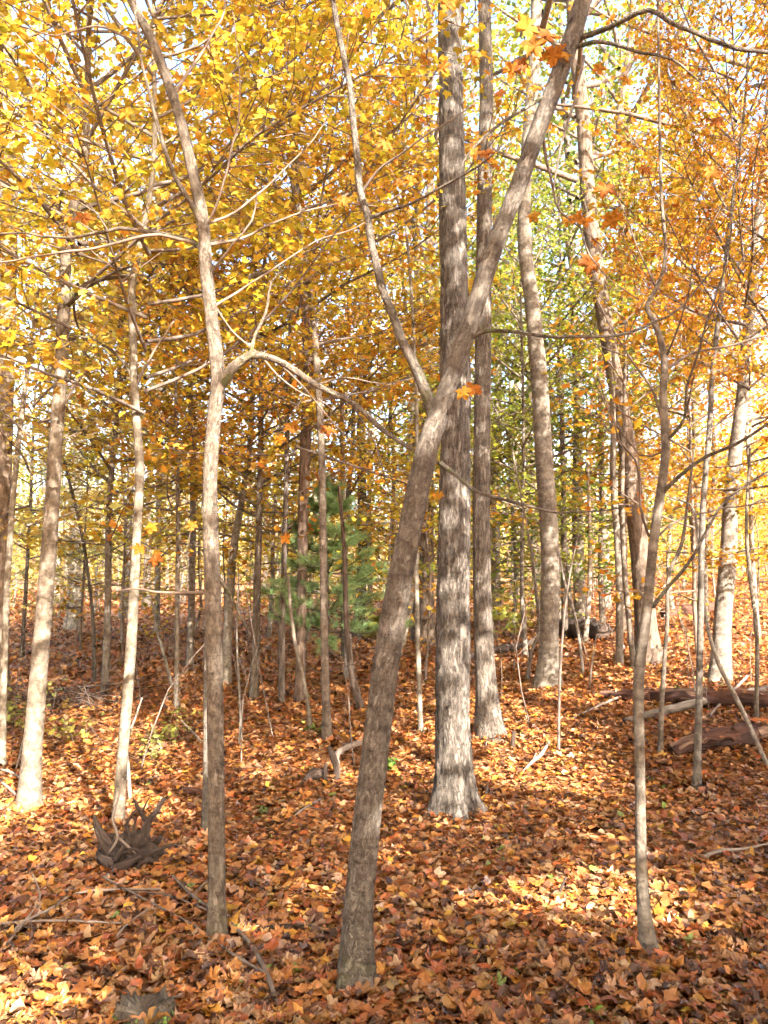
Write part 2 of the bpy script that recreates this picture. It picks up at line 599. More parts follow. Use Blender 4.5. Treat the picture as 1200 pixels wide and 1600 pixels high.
def leaf_arrays(pos, nrm, tip, size, shape, curl, fold, r, midpt=0.35, ring=False):
    """Leaves as fans round an inner point. pos,nrm,tip (n,3); size (n,)."""
    n = len(pos)
    k = len(shape)
    X = np.concatenate([[0.0], shape[:, 0]])
    Y = np.concatenate([[midpt], shape[:, 1]])
    if ring:
        X = np.concatenate([X, shape[:, 0] * .55])
        Y = np.concatenate([Y, midpt + (shape[:, 1] - midpt) * .55])
        k = 2 * k
    nrm = nrm / (np.linalg.norm(nrm, axis=1)[:, None] + 1e-9)
    tip = tip - nrm * np.sum(tip * nrm, 1)[:, None]
    tip = tip / (np.linalg.norm(tip, axis=1)[:, None] + 1e-9)
    side = np.cross(tip, nrm)
    asp = r.uniform(.85, 1.12, (n, 1))
    x = X[None] * asp * (1 + r.normal(0, .05, (n, k + 1)))
    y = Y[None] * (1 + r.normal(0, .05, (n, k + 1)))
    a, b, c = r.normal(0, curl, (3, n, 1))
    f = np.abs(r.normal(0, fold, (n, 1)))
    z = a * x * x + b * (y - .4) ** 2 + c * x * (y - .4) + f * np.abs(x) + r.normal(0, curl * .18, (n, k + 1))
    s = size[:, None, None]
    V = pos[:, None, :] + s * (x[..., None] * side[:, None, :] + y[..., None] * tip[:, None, :] + z[..., None] * nrm[:, None, :])
    if shape is LEAF_KITE:                       # two triangles, for far foliage
        V = V[:, 1:5]
        Fq = (np.arange(n)[:, None] * 4 + np.arange(4)[None])
        return V.reshape(-1, 3), np.vstack([Fq[:, [0, 1, 2]], Fq[:, [0, 2, 3]]]), 4, np.zeros((n * 4, 3)) + np.array([.2, .5, 0])
    if ring:
        h = k // 2
        j = np.arange(h)
        j2 = (j + 1) % h
        fan = np.vstack([np.stack([0 * j, 1 + h + j, 1 + h + j2], -1), np.stack([1 + h + j, 1 + j, 1 + j2], -1), np.stack([1 + h + j, 1 + j2, 1 + h + j2], -1)])
        F = (np.arange(n)[:, None, None] * (k + 1) + fan[None]).reshape(-1, 3)
        loc = np.stack([np.broadcast_to(X, (n, k + 1)), np.broadcast_to(Y, (n, k + 1)), np.zeros((n, k + 1))], -1)
        return V.reshape(-1, 3), F, k + 1, loc.reshape(-1, 3)
    j = np.arange(k)
    fan = np.stack([np.zeros(k, int), 1 + j, 1 + (j + 1) % k], -1)
    F = (np.arange(n)[:, None, None] * (k + 1) + fan[None]).reshape(-1, 3)
    loc = np.stack([np.broadcast_to(X, (n, k + 1)), np.broadcast_to(Y, (n, k + 1)), np.zeros((n, k + 1))], -1)
    return V.reshape(-1, 3), F, k + 1, loc.reshape(-1, 3)


# ------------------------------------------------------------------ ground
def axis_grid(lo, hi, fine_lo, fine_hi, step, grow=1.18):
    a = list(np.arange(fine_lo, fine_hi + 1e-6, step))
    s = step
    while a[-1] < hi:
        s *= grow
        a.append(a[-1] + s)
    s = step
    while a[0] > lo:
        s *= grow
        a.insert(0, a[0] - s)
    return np.array(a)


gx = axis_grid(-400, 400, -6, 8, 0.15, 1.12)
gy = axis_grid(-300, 500, 1.5, 14, 0.15, 1.10)
GX, GY = np.meshgrid(gx, gy)
GZ = ground_z(GX, GY)
nx, ny = len(gx), len(gy)
ii = (np.arange(ny - 1)[:, None] * nx + np.arange(nx - 1)[None]).ravel()
ground = obj("ground", make_mesh("ground", np.stack([GX, GY, GZ], -1).reshape(-1, 3), [np.stack([ii, ii + 1, ii + nx + 1, ii + nx], -1)], M_GROUND))
tag(ground, "forest floor sloping gently up, carpeted with fallen autumn leaves", "ground", kind="structure")

PALETTE = np.array([
    (.42, .185, .065), (.46, .17, .04), (.38, .115, .03), (.48, .265, .13), (.56, .25, .035), (.10, .04, .02),
    (.60, .34, .05), (.27, .08, .025), (.52, .31, .19), (.47, .20, .055), (.18, .07, .035), (.42, .225, .13), (.48, .115, .028)])
PWEIGHT = np.array([15, 15, 13, 8, 5, 11, 1.6, 12, 4, 14, 10, 6, 5], float)
PWEIGHT /= PWEIGHT.sum()


def litter_colours(n, r):
    c = PALETTE[r.choice(len(PALETTE), n, p=PWEIGHT)]
    c = c * np.array([1.0, 1.06, 1.0]) * r.uniform(.68, 1.18, (n, 1)) * r.uniform(.93, 1.07, (n, 3))
    g = r.random(n) < 0.004
    c[g] = (.20, .26, .05)
    return c


def litter_patch(y0, y1, density, size0, size1, shapes, tiltsd, lift, r, curl=.32, margin=1.2, ring=False):
    """Leaves scattered over the part of the floor between two distances."""
    w = 0.52 * y1 + margin
    n = int((y1 - y0) * 2 * w * density)
    x = r.uniform(-w, w, n)
    y = r.uniform(y0, y1, n)
    keep = np.abs(x) < 0.52 * y + margin
    # leaves gather in drifts
    keep &= r.random(n) < 0.86 + 0.35 * vnoise(np.stack([x * 1.7, y * 1.7, 0 * x], -1), 9)
    x, y = x[keep], y[keep]
    n = len(x)
    z = ground_z(x, y) + r.uniform(.003, lift, n)
    out = []
    which = r.integers(0, len(shapes), n)
    for k, sh in enumerate(shapes):
        s = which == k
        m = int(s.sum())
        nr = np.stack([r.normal(0, tiltsd, m), r.normal(0, tiltsd, m), np.ones(m)], -1)
        a = r.uniform(0, 2 * math.pi, m)
        tp = np.stack([np.cos(a), np.sin(a), np.zeros(m)], -1)
        size = r.uniform(size0, size1, m)
        if sh is LEAF_OVAL or sh is LEAF_OAK:
            size = size * 1.3
        V, Fc, kk, loc = leaf_arrays(np.stack([x[s], y[s], z[s]], -1), nr, tp, size, sh, curl, curl, r, ring=ring)
        C = np.repeat(np.concatenate([litter_colours(m, r), np.ones((m, 1))], 1), kk, axis=0)
        out.append((V, Fc, C, loc))
    return out


def merge_leaves(chunks):
    V, Fc, C, Lc, o = [], [], [], [], 0
    for v, f, c, l in chunks:
        V.append(v)
        Fc.append(f + o)
        C.append(c)
        Lc.append(l)
        o += len(v)
    return np.vstack(V), [np.vstack(Fc)], {"leafcol": np.vstack(C), "leafpos": np.vstack(Lc)}


r_l = np.random.default_rng(21)
chunks = []
chunks += litter_patch(2.2, 3.9, 1900, .028, .056, [LEAF_MID, LEAF_BROAD, LEAF_FINE, LEAF_OVAL, LEAF_FINE, LEAF_OAK], .30, .045, r_l, .34, 1.0, True)
chunks += litter_patch(3.9, 5.2, 1800, .029, .054, [LEAF_MID, LEAF_BROAD, LEAF_MID, LEAF_OVAL, LEAF_BROAD], .31, .045, r_l)
chunks += litter_patch(5.2, 12.0, 1050, .030, .056, [LEAF_BROAD, LEAF_OVAL, LEAF_SMALL], .32, .045, r_l)
chunks += litter_patch(12.0, 26.0, 230, .055, .10, [LEAF_KITE], .42, .06, r_l, margin=2)
chunks += litter_patch(26.0, 55.0, 34, .12, .22, [LEAF_KITE], .45, .06, r_l, margin=2)
V, Fc, A = merge_leaves(chunks)
litter = obj("leaf_litter", make_mesh("leaf_litter", V, Fc, M_LITTER, A, smooth=True), ground)
litter["kind"] = "stuff"

# the nearest fallen leaves, one by one
variants = []
r_v = np.random.default_rng(33)
for k in range(26):
    sh = [LEAF_FINE, LEAF_MID, LEAF_BROAD, LEAF_OAK, LEAF_OVAL][k % 5]
    V, Fc, kk, loc = leaf_arrays(np.zeros((1, 3)), np.array([[0, 0, 1.0]]), np.array([[0, 1.0, 0]]), np.array([1.0]), sh, .38, .28, r_v, ring=True)
    c = litter_colours(1, r_v)[0] if k else np.array((.22, .30, .06))
    C = np.tile(np.append(c, 1.0), (kk, 1))
    variants.append(make_mesh("fallen_leaf", V, [Fc], M_LITTER, {"leafcol": C, "leafpos": loc}, smooth=True))
n_ind = 0
while n_ind < 300:
    y = 2.55 + 1.9 * random.random() ** 1.6
    x = random.uniform(-.5 * y, .5 * y)
    me = variants[0] if n_ind in (5, 160) else variants[1 + n_ind % 25]
    o = obj("fallen_leaf", me, ground)
    s = random.uniform(.034, .062) * (1.25 if n_ind % 5 > 2 else 1)
    o.location = (x, y, float(ground_z(x, y)) + random.uniform(.045, .07))
    o.rotation_euler = (random.gauss(0, .24), random.gauss(0, .24), random.uniform(0, 6.28))
    o.scale = (s, s, s)
    n_ind += 1


# ------------------------------------------------------------------ trees
def trunk_mesh(name, P, R, mat, detail=1, flare=.5, flare_h=.35, lobes=4, rough=.03, seed=0):
    """One trunk or limb; detail 2 = carved bark, 1 = lumpy, 0 = far."""
    Rm = float(np.mean(R))
    if detail == 2:
        step, segs = 0.022, int(np.clip(2 * math.pi * Rm / 0.0105, 40, 110))
    elif detail == 1:
        step, segs = max(.05, Rm * .9), int(np.clip(Rm * 260, 10, 28))
    else:
        step, segs = max(.35, Rm * 3), 8
    p, r = resample(P, R, step)
    V, q, t, B, Nn, s = tube(p, r, segs)
    n = len(p)
    a = np.arange(segs) * 2 * math.pi / segs
    body = V[:n * segs].reshape(n, segs, 3)
    off = np.zeros((n, segs))
    if flare > 0:
        fl = np.exp(-np.maximum(s - .12, 0) / flare_h)[:, None] * flare
        lob = 1 + .55 * np.cos(lobes * a + seed * 1.7)[None] + .3 * np.cos((lobes + 1) * a + seed)[None]
        off += r[:, None] * fl * np.clip(lob, .1, 2)
    bk = B[:n * segs].reshape(n, segs, 3) + seed * 3.1
    lump = fbm(bk * np.array([1 / max(Rm, .01) * .9] * 2 + [2.2]), 2, seed)
    off += r[:, None] * rough * 1.6 * lump
    if detail == 2:
        warp = fbm(bk * np.array([14, 14, 5]), 2, seed + 3)[..., None] * np.array([.012, .012, 0.0])
        rid = np.abs(vnoise((bk + warp) * np.array([62, 62, 8.5]), seed + 5))
        rid2 = np.abs(vnoise((bk + warp) * np.array([110, 110, 30]), seed + 8))
        off += r[:, None] * rough * (1.6 * np.minimum(rid * 2.2, 1) + .5 * rid2 - 1.2)
    body += Nn * off[..., None]
    V[:n * segs] = body.reshape(-1, 3)
    return make_mesh(name, V, [f for f in (q, t) if len(f)], mat, {"bark": B})


def branch_parts(P, R, segs=5, step=.08):
    p, r = resample(P, R, step)
    V, q, t, B, _, _ = tube(p, r, segs)
    return V, q, t, B


def rot_about(v, axis, ang):
    axis = axis / np.linalg.norm(axis)
    return v * math.cos(ang) + np.cross(axis, v) * math.sin(ang) + axis * (axis @ v) * (1 - math.cos(ang))


UP = np.array([0.0, 0.0, 1.0])


def gen_crown(seed, h0, h1, rmax, nlimb, leaf_size, leaf_gap, axis=None, profile=None, e_lo=10, e_hi=60, twig_gap=.16,
              shape=None, jitter=.05, limb_r=.018, twig_tubes=True, thin=1.0, droop=.0):
    """Limbs with side twigs and leaves along them, about a trunk axis. Returns limb arrays and leaf arrays."""
    r = np.random.default_rng(seed)
    parts, twigs, pos, nrm, tip = [], [], [], [], []
    az = r.uniform(0, 6.28)
    for i in range(nlimb):
        u = (i + r.uniform(0, 1)) / nlimb
        h = h0 + (h1 - h0) * u
        c = axis(h) if axis else np.array([0, 0, h])
        az += 2.4 + r.normal(0, .5)
        pr = profile(u) if profile else (math.sin(math.pi * min(1, (.25 + .75 * u))) ** .7 + .12)
        Ln = rmax * pr * r.uniform(.65, 1.15)
        if Ln < .25:
            Ln = .25
        e = math.radians(e_lo + (e_hi - e_lo) * u + r.normal(0, 8))
        d = np.array([math.cos(az) * math.cos(e), math.sin(az) * math.cos(e), math.sin(e)])
        npt = 6
        P = [c]
        for k in range(1, npt):
            bend = (.05 - droop) * (1 if k < 3 else 1.4)
            d = d + UP * bend * r.uniform(.3, 1.4) + r.normal(0, .09, 3)
            d /= np.linalg.norm(d)
            P.append(P[-1] + d * Ln / (npt - 1))
        P = np.array(P)
        lr = limb_r * (Ln / rmax) ** .8
        R = np.linspace(lr, lr * .22, npt)
        parts.append(branch_parts(P, R, 5, max(.12, Ln / 10)))
        ntw = max(3, int(Ln / twig_gap))
        for j in range(ntw):
            t = .18 + .82 * (j + r.random()) / ntw
            f = t * (npt - 1)
            k = min(int(f), npt - 2)
            b = P[k] + (P[k + 1] - P[k]) * (f - k)
            dl = P[k + 1] - P[k]
            dl /= np.linalg.norm(dl)
            sd = np.cross(dl, UP)
            sd /= np.linalg.norm(sd) + 1e-6
            sgn = 1 if j % 2 else -1
            w = dl * math.cos(.9) + sd * sgn * math.sin(.9) + UP * r.normal(0.02, .18)
            w /= np.linalg.norm(w)
            tl = (.42 * Ln * (1.08 - t) + .12 + .05 * Ln) * r.uniform(.6, 1.2)
            e2 = b + w * tl + UP * (-.05 * tl + r.normal(0, .04 * tl))
            mid = (b + e2) / 2 + r.normal(0, .04 * tl, 3)
            if twig_tubes:
                twigs.append(branch_parts(np.array([b, mid, e2]), np.array([lr * .34, lr * .25, lr * .12]), 3, tl))
            nl = max(2, int(tl / leaf_gap * thin))
            tt = r.uniform(.1, 1.03, nl)
            q = b[None] + (e2 - b)[None] * tt[:, None] + r.normal(0, jitter, (nl, 3))
            q[:, 2] -= .02
            pos.append(q)
            nn = UP[None] + r.normal(0, .48, (nl, 3)) + w[None] * .15
            nrm.append(nn)
            sg = r.choice([-1, 1], nl)[:, None]
            sdw = np.cross(w, UP)
            tip.append(w[None] * .6 + sdw[None] * sg * .9 + r.normal(0, .35, (nl, 3)) - UP[None] * .35)
    pos = np.vstack(pos)
    nrm = np.vstack(nrm)
    tip = np.vstack(tip)
    sz = r.uniform(.7, 1.25, len(pos)) * leaf_size
    V, Fc, kk, _ = leaf_arrays(pos, nrm, tip, sz, LEAF_SMALL if shape is None else shape, .25, .18, r)
    rn = np.stack([np.clip(r.normal(.5, .22, len(pos)), 0, 1), r.random(len(pos)), np.zeros(len(pos))], -1)
    # whole sprays differ from each other too
    cl = vnoise(pos * 1.6, seed)
    rn[:, 0] = np.clip(rn[:, 0] + .28 * cl, 0, 1)
    return join(parts), (V, Fc, np.repeat(rn, kk, axis=0)), (join(twigs) if twigs else None)


def crown_meshes(name, *a, **k):
    """(limb arrays, limb mesh, mesh of leaves and fine twigs)"""
    limb, (V, Fc, rn), tw = gen_crown(*a, **k)
    lm = make_mesh(name + "_branches", limb[0], limb[1], M_TWIG, {"bark": limb[2]})
    faces, slots = [Fc], [np.zeros(len(Fc))]
    bark = np.zeros((len(V), 3))
    if tw:
        o = len(V)
        V = np.vstack([V, tw[0]])
        rn = np.vstack([rn, np.zeros((len(tw[0]), 3))])
        bark = np.vstack([bark, tw[2]])
        for f in tw[1]:
            faces.append(f + o)
            slots.append(np.ones(len(f)))
    cm = make_mesh(name + "_crown", V, faces, [M_CROWN, M_CROWNTWIG], {"rnd": rn, "bark": bark}, False, np.concatenate(slots))
    return limb, lm, cm


# shared crowns: understory maples near and far, saplings, tall canopy trees, opaque crowns of added shade trees
UNDER = [crown_meshes("understory", 100 + s, 1.6, 7.0, 2.5, 36, .045, .036, twig_gap=.14, limb_r=.017, e_lo=5, e_hi=55) for s in range(4)]
UNDERF = [crown_meshes("far_understory", 150 + s, .8, 7.0, 2.5, 30, .085, .105, twig_gap=.2, limb_r=.017, e_lo=5, e_hi=55, twig_tubes=False, shape=LEAF_KITE, jitter=.1) for s in range(3)]
SAPS = [crown_meshes("sapling", 200 + s, .4, 3.4, 1.2, 20, .062, .075, twig_gap=.15, limb_r=.009, e_lo=5, e_hi=55, twig_tubes=False, shape=LEAF_KITE) for s in range(3)]
CANOPY = [crown_meshes("canopy", 300 + s, 7.0, 18.5, 4.0, 27, .10, .10, twig_gap=.36, limb_r=.06, e_lo=15, e_hi=65, jitter=.2, twig_tubes=False, shape=LEAF_KITE) for s in range(4)]
THICK = [crown_meshes("thick_canopy", 380 + s, 6.5, 16.0, 4.2, 40, .16, .10, twig_gap=.34, limb_r=.06, e_lo=5, e_hi=60, jitter=.22, twig_tubes=False, shape=LEAF_KITE) for s in range(2)]
DENSE = [crown_meshes("dense", 350 + s, 1.8, 7.0, 2.6, 24, .12, .034, twig_gap=.12, limb_r=.017, e_lo=0, e_hi=40, twig_tubes=False, shape=LEAF_KITE, jitter=.1) for s in range(3)]

GOLD = (.60, .345, .035)
YELLOW = (.64, .46, .065)
ORANGE = (.56, .26, .024)
LIME = (.40, .365, .05)
GREEN = (.18, .23, .04)
PALEY = (.57, .45, .15)
RUST = (.55, .22, .03)


def jit(c, s=.12):
    return tuple(max(0, min(1, v * random.uniform(1 - s, 1 + s))) for v in c) + (1.0,)


def add_crown(root, protos, k, h_scale, w_scale, colour, rotz, z=0.0, offset=(0, 0), with_limbs=True):
    _, limbs, leaves = protos[k % len(protos)]
    for nm, me in ((("branches", limbs),) if with_limbs else ()) + (("crown", leaves),):
        o = obj(nm, me, root)
        o.location = (float(offset[0]), float(offset[1]), z)
        o.scale = (w_scale, w_scale, h_scale)
        o.rotation_euler = (0, 0, rotz)
        if nm == "crown":
            o.color = colour


# ---- trees traced from the photograph: trunk = [(px, py, width_px), ...] at the distance of its foot
FOOT = {}


def traced_tree(name, label, cat, trunk, mat, detail=1, D=None, branches=(), crown=None, tint=(1, 1, 1), flare=.45, flare_h=.25,
                rough=.03, extend=None, seed=1, group=None, lean=0.0, twigs=()):
    bx, by, _ = trunk[0]
    g = on_ground(bx, by)
    if D is None:
        D = g[1]
    foot = at(bx, by, D)
    foot[2] = float(ground_z(foot[0], foot[1]))
    root = empty(name, foot)
    tag(root, label, cat, group)

    def world_pts(pts, d0):
        P, R = [], []
        for q in pts:
            dd = q[3] if len(q) > 3 else 0.0
            P.append(at(q[0], q[1], d0 + dd))
            R.append(q[2] * .87 / 2 / F_PX * (d0 + dd))
        return np.array(P), np.array(R)

    P, R = world_pts(trunk, D)
    P[:, 1] += lean * (P[:, 2] - P[0, 2])
    if extend:                                   # carry the trunk on above the frame
        top = P[-1]
        dirv = P[-1] - P[-2]
        dirv = dirv / np.linalg.norm(dirv)
        dirv = dirv * .4 + UP * .6
        dirv /= np.linalg.norm(dirv)
        h_left = extend - (top[2] - foot[2])
        if h_left > .5:
            P = np.vstack([P, top + dirv * h_left * .5, top + dirv * h_left])
            R = np.concatenate([R, [R[-1] * .72, R[-1] * .25]])
    first = P[0].copy()
    first[2] = foot[2] - .12
    P = np.vstack([first, P[1:]]) if P[0, 2] - first[2] < .3 else np.vstack([first, P])
    if len(R) != len(P):
        R = np.concatenate([[R[0]], R])
    o = obj("trunk", trunk_mesh("trunk", P - foot, R, mat, detail, flare, flare_h, 4, rough, seed), root)
    o.color = (*tint, 1)
    info = {"root": root, "foot": foot, "D": D, "P": P, "branches": []}
    for i, b in enumerate(branches):
        bp, br = world_pts(b, D)
        br = np.maximum(br, .0016)
        p, rr = resample(bp, br, .05)
        wob = np.stack([fbm(np.stack([p[:, 0] * 6, p[:, 1] * 6 + s, p[:, 2] * 6], -1), 2, seed + i + s) for s in range(3)], -1)
        wob *= np.minimum(1, np.linspace(0, 3, len(p)))[:, None] * .016
        p = p + wob
        V, q, t, B, _, _ = tube(p - foot, rr, 9)
        bo = obj("branch", make_mesh("branch", V, [q, t], M_MAPLE if b[0][2] > 7 else M_TWIG, {"bark": B}), root)
        bo.color = (*tint, 1)
        info["branches"].append((bo, p, rr))
    if twigs:
        tp = []
        for tw in twigs:
            bp, br = world_pts(tw, D)
            tp.append(branch_parts(bp - foot, np.maximum(br, .0012), 5, .06))
        V, Fq, B = join(tp)
        tw = obj("twigs", make_mesh("twigs", V, Fq, M_TWIG, {"bark": B}), root)
        tw["kind"] = "stuff"
    if crown:
        protos, k, hs, ws, colour, rz = crown[:6]
        zoff = crown[6] if len(crown) > 6 else 0.0
        # crown stands on the trunk where it is at mid-crown height
        hm = zoff + (4.3 if protos is UNDER else 11 if protos is CANOPY else 2.0) * hs + foot[2]
        c = [np.interp(hm, P[:, 2], P[:, a]) for a in (0, 1)]
        add_crown(root, protos, k, hs, ws, jit(colour, .06), rz, zoff, (c[0] - foot[0], c[1] - foot[1]))
    return info


TREES = {}
# the leaning maple in the foreground
TREES["lean"] = traced_tree(
    "maple_tree", "leaning grey maple trunk in the foreground, forked in a narrow V at mid height", "tree",
    [(552, 1555, 50), (562, 1400, 49), (583, 1200, 48), (607, 1010, 46), (640, 830, 43), (668, 700, 41), (692, 630, 36), (715, 560, 34), (742, 480, 34), (775, 380, 33), (810, 290, 32), (842, 200, 33), (878, 105, 34), (908, 10, 33), (930, -80, 30), (950, -200, 26)],
    M_MAPLE, 2, flare=.6, flare_h=.17, rough=.022, seed=2, extend=7.5,
    branches=[
        [(684, 672, 24), (660, 600, 21, .01), (622, 520, 17, .03), (592, 430, 15, .05), (572, 340, 14, .08), (560, 270, 13, .1), (545, 130, 12, .12), (522, 20, 11, .15), (512, -80, 10, .15)],
        [(905, 60, 11), (955, 42, 10, -.1), (1015, 17, 9, -.2), (1065, 45, 8, -.25), (1130, 72, 8, -.3), (1200, 82, 7, -.3), (1270, 100, 5, -.3)],
        [(895, 75, 9), (925, 66, 8, -.05), (960, 66, 7, -.1), (1000, 80, 6, -.15), (1050, 92, 5, -.2), (1095, 130, 3, -.25)],
        [(912, 88, 7), (905, 130, 5, -.1), (890, 185, 5, -.15), (874, 240, 4, -.2), (866, 295, 3, -.2)],
        [(848, 205, 7), (852, 235, 6, .05), (860, 275, 5, .08), (878, 330, 4, .1), (905, 352, 3, .1), (945, 385, 2, .1)],
        [(850, 150, 8), (815, 172, 6, -.1), (775, 200, 6, -.15), (730, 238, 5, -.2), (722, 300, 3, -.25)],
        [(573, 342, 8, .08), (640, 318, 5, .0), (690, 292, 5, -.1), (745, 262, 4, -.2), (790, 225, 3, -.3)],
        [(735, 528, 9), (760, 517, 8, -.05), (810, 519, 7, -.1), (870, 527, 6, -.1), (950, 526, 6, -.05), (1020, 505, 5, 0), (1065, 478, 4, 0), (1115, 420, 3, 0)],
        [(688, 724, 10), (715, 745, 7, -.05), (745, 767, 7, -.1), (800, 785, 6, -.15), (870, 800, 4, -.2), (965, 792, 3, -.2)],
        [(566, 300, 6, .09), (590, 270, 5, .05), (620, 245, 4, 0), (700, 190, 3, -.1), (740, 160, 2, -.1)],
        [(905, 350, 3, .1), (920, 400, 3, .05), (955, 440, 2, 0), (1000, 470, 2, 0)],
    ])
# the forked maple on the left
TREES["left"] = traced_tree(
    "maple_tree", "slim upright maple left of centre with a long branch arching right", "tree",
    [(340, 1482, 30), (338, 1300, 29), (336, 1100, 29), (333, 950, 29), (330, 850, 28), (328, 750, 26), (335, 650, 26), (341, 590, 27), (331, 500, 24), (322, 420, 24), (316, 340, 23), (292, 230, 20), (270, 150, 19), (238, 65, 18), (205, 0, 16), (175, -80, 14), (160, -200, 11)],
    M_MAPLE, 2, flare=.5, flare_h=.13, rough=.02, seed=5, extend=6.5, tint=(1.18, 1.12, 1.05),
    branches=[
        [(344, 602, 23), (362, 577, 20, .0), (392, 556, 16, .0), (430, 563, 13, .0), (490, 596, 12, .0), (550, 632, 10, -.05), (600, 670, 9, -.1), (650, 706, 7, -.12), (690, 726, 6, -.12)],
        [(314, 388, 10), (290, 373, 9, .05), (230, 363, 8, .1), (170, 362, 7, .15), (100, 375, 5, .2), (30, 366, 4, .2), (-40, 372, 3, .2)],
        [(300, 378, 7, .03), (230, 366, 6, -.05), (130, 392, 5, -.1), (60, 402, 4, -.1), (-20, 414, 3, -.1)],
        [(317, 355, 13), (297, 315, 10, -.05), (272, 275, 9, -.1), (248, 205, 8, -.15), (228, 125, 6, -.2), (216, 50, 5, -.2), (210, -40, 4, -.2)],
        [(322, 355, 6), (345, 300, 4, -.1), (368, 210, 4, -.2), (374, 120, 3, -.25), (362, 20, 2, -.25)],
        [(324, 350, 6), (368, 332, 5, .05), (420, 292, 4, .1), (480, 232, 3, .1), (520, 170, 2, .1)],
        [(328, 382, 7), (380, 372, 5, .1), (440, 342, 4, .15), (520, 320, 3, .2), (590, 322, 2, .2)],
        [(331, 425, 6), (362, 382, 4, -.1), (392, 345, 4, -.15), (400, 300, 2, -.15)],
        [(332, 480, 6), (380, 452, 4, .1), (450, 402, 3, .15), (520, 368, 3, .2), (585, 340, 2, .2)],
        [(336, 480, 6), (362, 515, 4, .1), (402, 550, 4, .15), (450, 600, 3, .2), (520, 640, 2, .2)],
        [(320, 926, 7), (260, 927, 5, .05), (205, 922, 4, .1), (180, 926, 3, .1)],
        [(344, 905, 8), (362, 930, 6, .02), (378, 960, 5, .04), (392, 992, 3, .05)],
        [(392, 556, 9), (398, 525, 6, .05), (415, 490, 5, .1), (425, 440, 4, .1), (450, 415, 3, .1)],
        [(270, 150, 7), (310, 90, 5, .1), (345, 30, 4, .15), (360, -40, 3, .2)],
        [(200, 60, 5, -.05), (150, 40, 4, -.1), (90, 55, 3, -.2), (30, 40, 3, -.3)],
    ],
    twigs=[[(430, 563, 4), (470, 600, 3), (520, 660, 3), (560, 700, 2)], [(500, 600, 4), (540, 590, 3), (600, 600, 2), (650, 590, 2)],
           [(550, 632, 4, -.05), (585, 690, 3, -.05), (600, 740, 2, -.05)], [(170, 362, 3, .15), (140, 320, 2, .1), (100, 300, 2, .1)],
           [(230, 364, 3, .1), (200, 330, 2, .1), (160, 310, 2, .1)]])
# the forked sapling on the right
TREES["right"] = traced_tree(
    "maple_sapling", "slender grey sapling at right front with crooked foot and many forked branches", "tree",
    [(1022, 1505, 24), (1008, 1440, 21), (1002, 1350, 19), (1000, 1200, 17), (998, 1060, 19), (1010, 960, 18), (1016, 900, 17), (1022, 840, 17), (1032, 770, 16), (1040, 700, 15), (1036, 620, 14), (1038, 560, 13), (1025, 510, 11), (1010, 480, 10), (1026, 450, 8), (1040, 400, 7), (1033, 300, 6), (1030, 150, 5), (1028, 0, 4), (1030, -80, 3)],
    M_PALE, 1, flare=.6, flare_h=.12, rough=.03, seed=8, tint=(.82, .78, .74),
    branches=[
        [(1020, 948, 8.6), (1045, 915, 6.5, .05), (1080, 870, 5.8, .1), (1105, 830, 5.0, .12), (1140, 780, 4.3, .15), (1210, 730, 3.6, .2)],
        [(1033, 772, 8.6), (1060, 745, 7.2, -.05), (1100, 715, 6.5, -.1), (1150, 695, 5.8, -.15), (1200, 665, 5.0, -.2), (1250, 640, 3.6, -.2)],
        [(1038, 692, 7.2), (1060, 670, 5.8, -.04), (1071, 652, 5.0, -.05), (1073, 612, 4.3, -.08), (1086, 570, 4.3, -.1), (1106, 500, 4.3, -.12), (1126, 440, 3.6, -.15), (1141, 380, 2.9, -.2), (1150, 280, 2.2, -.2), (1162, 130, 1.4, -.2)],
        [(1039, 578, 6.5), (1080, 552, 5.0, .1), (1130, 540, 4.3, .15), (1210, 523, 3.6, .2)],
        [(1034, 652, 5.8), (1015, 602, 4.3, .05), (985, 562, 3.6, .1), (965, 530, 2.9, .12), (940, 488, 2.2, .15), (910, 400, 1.4, .15)],
        [(1014, 838, 5.0), (1000, 790, 4.3, -.05), (993, 720, 3.6, -.1), (966, 690, 2.9, -.12), (955, 640, 2.9, -.15), (935, 588, 2.2, -.15)],
        [(1018, 848, 4.3), (1060, 812, 3.6, .1), (1120, 796, 2.9, .15), (1210, 784, 2.2, .2)],
        [(1038, 705, 4.3), (1000, 712, 2.9, .1), (960, 660, 2.2, .15), (930, 600, 2.2, .2)],
        [(1026, 450, 4.3), (1000, 400, 2.9, .1), (980, 340, 2.2, .15), (950, 260, 1.4, .2)],
        [(1040, 560, 4.3, 0), (1065, 500, 2.9, -.1), (1080, 420, 2.2, -.2), (1120, 330, 2.2, -.2), (1170, 250, 1.4, -.2)],
        [(1106, 500, 2.9, -.12), (1150, 420, 2.2, -.2), (1190, 350, 1.4, -.2), (1230, 300, 1.4, -.2)],
        [(1110, 672, 3.6, -.12), (1150, 640, 2.9, -.1), (1210, 590, 2.2, -.1)],
    ])
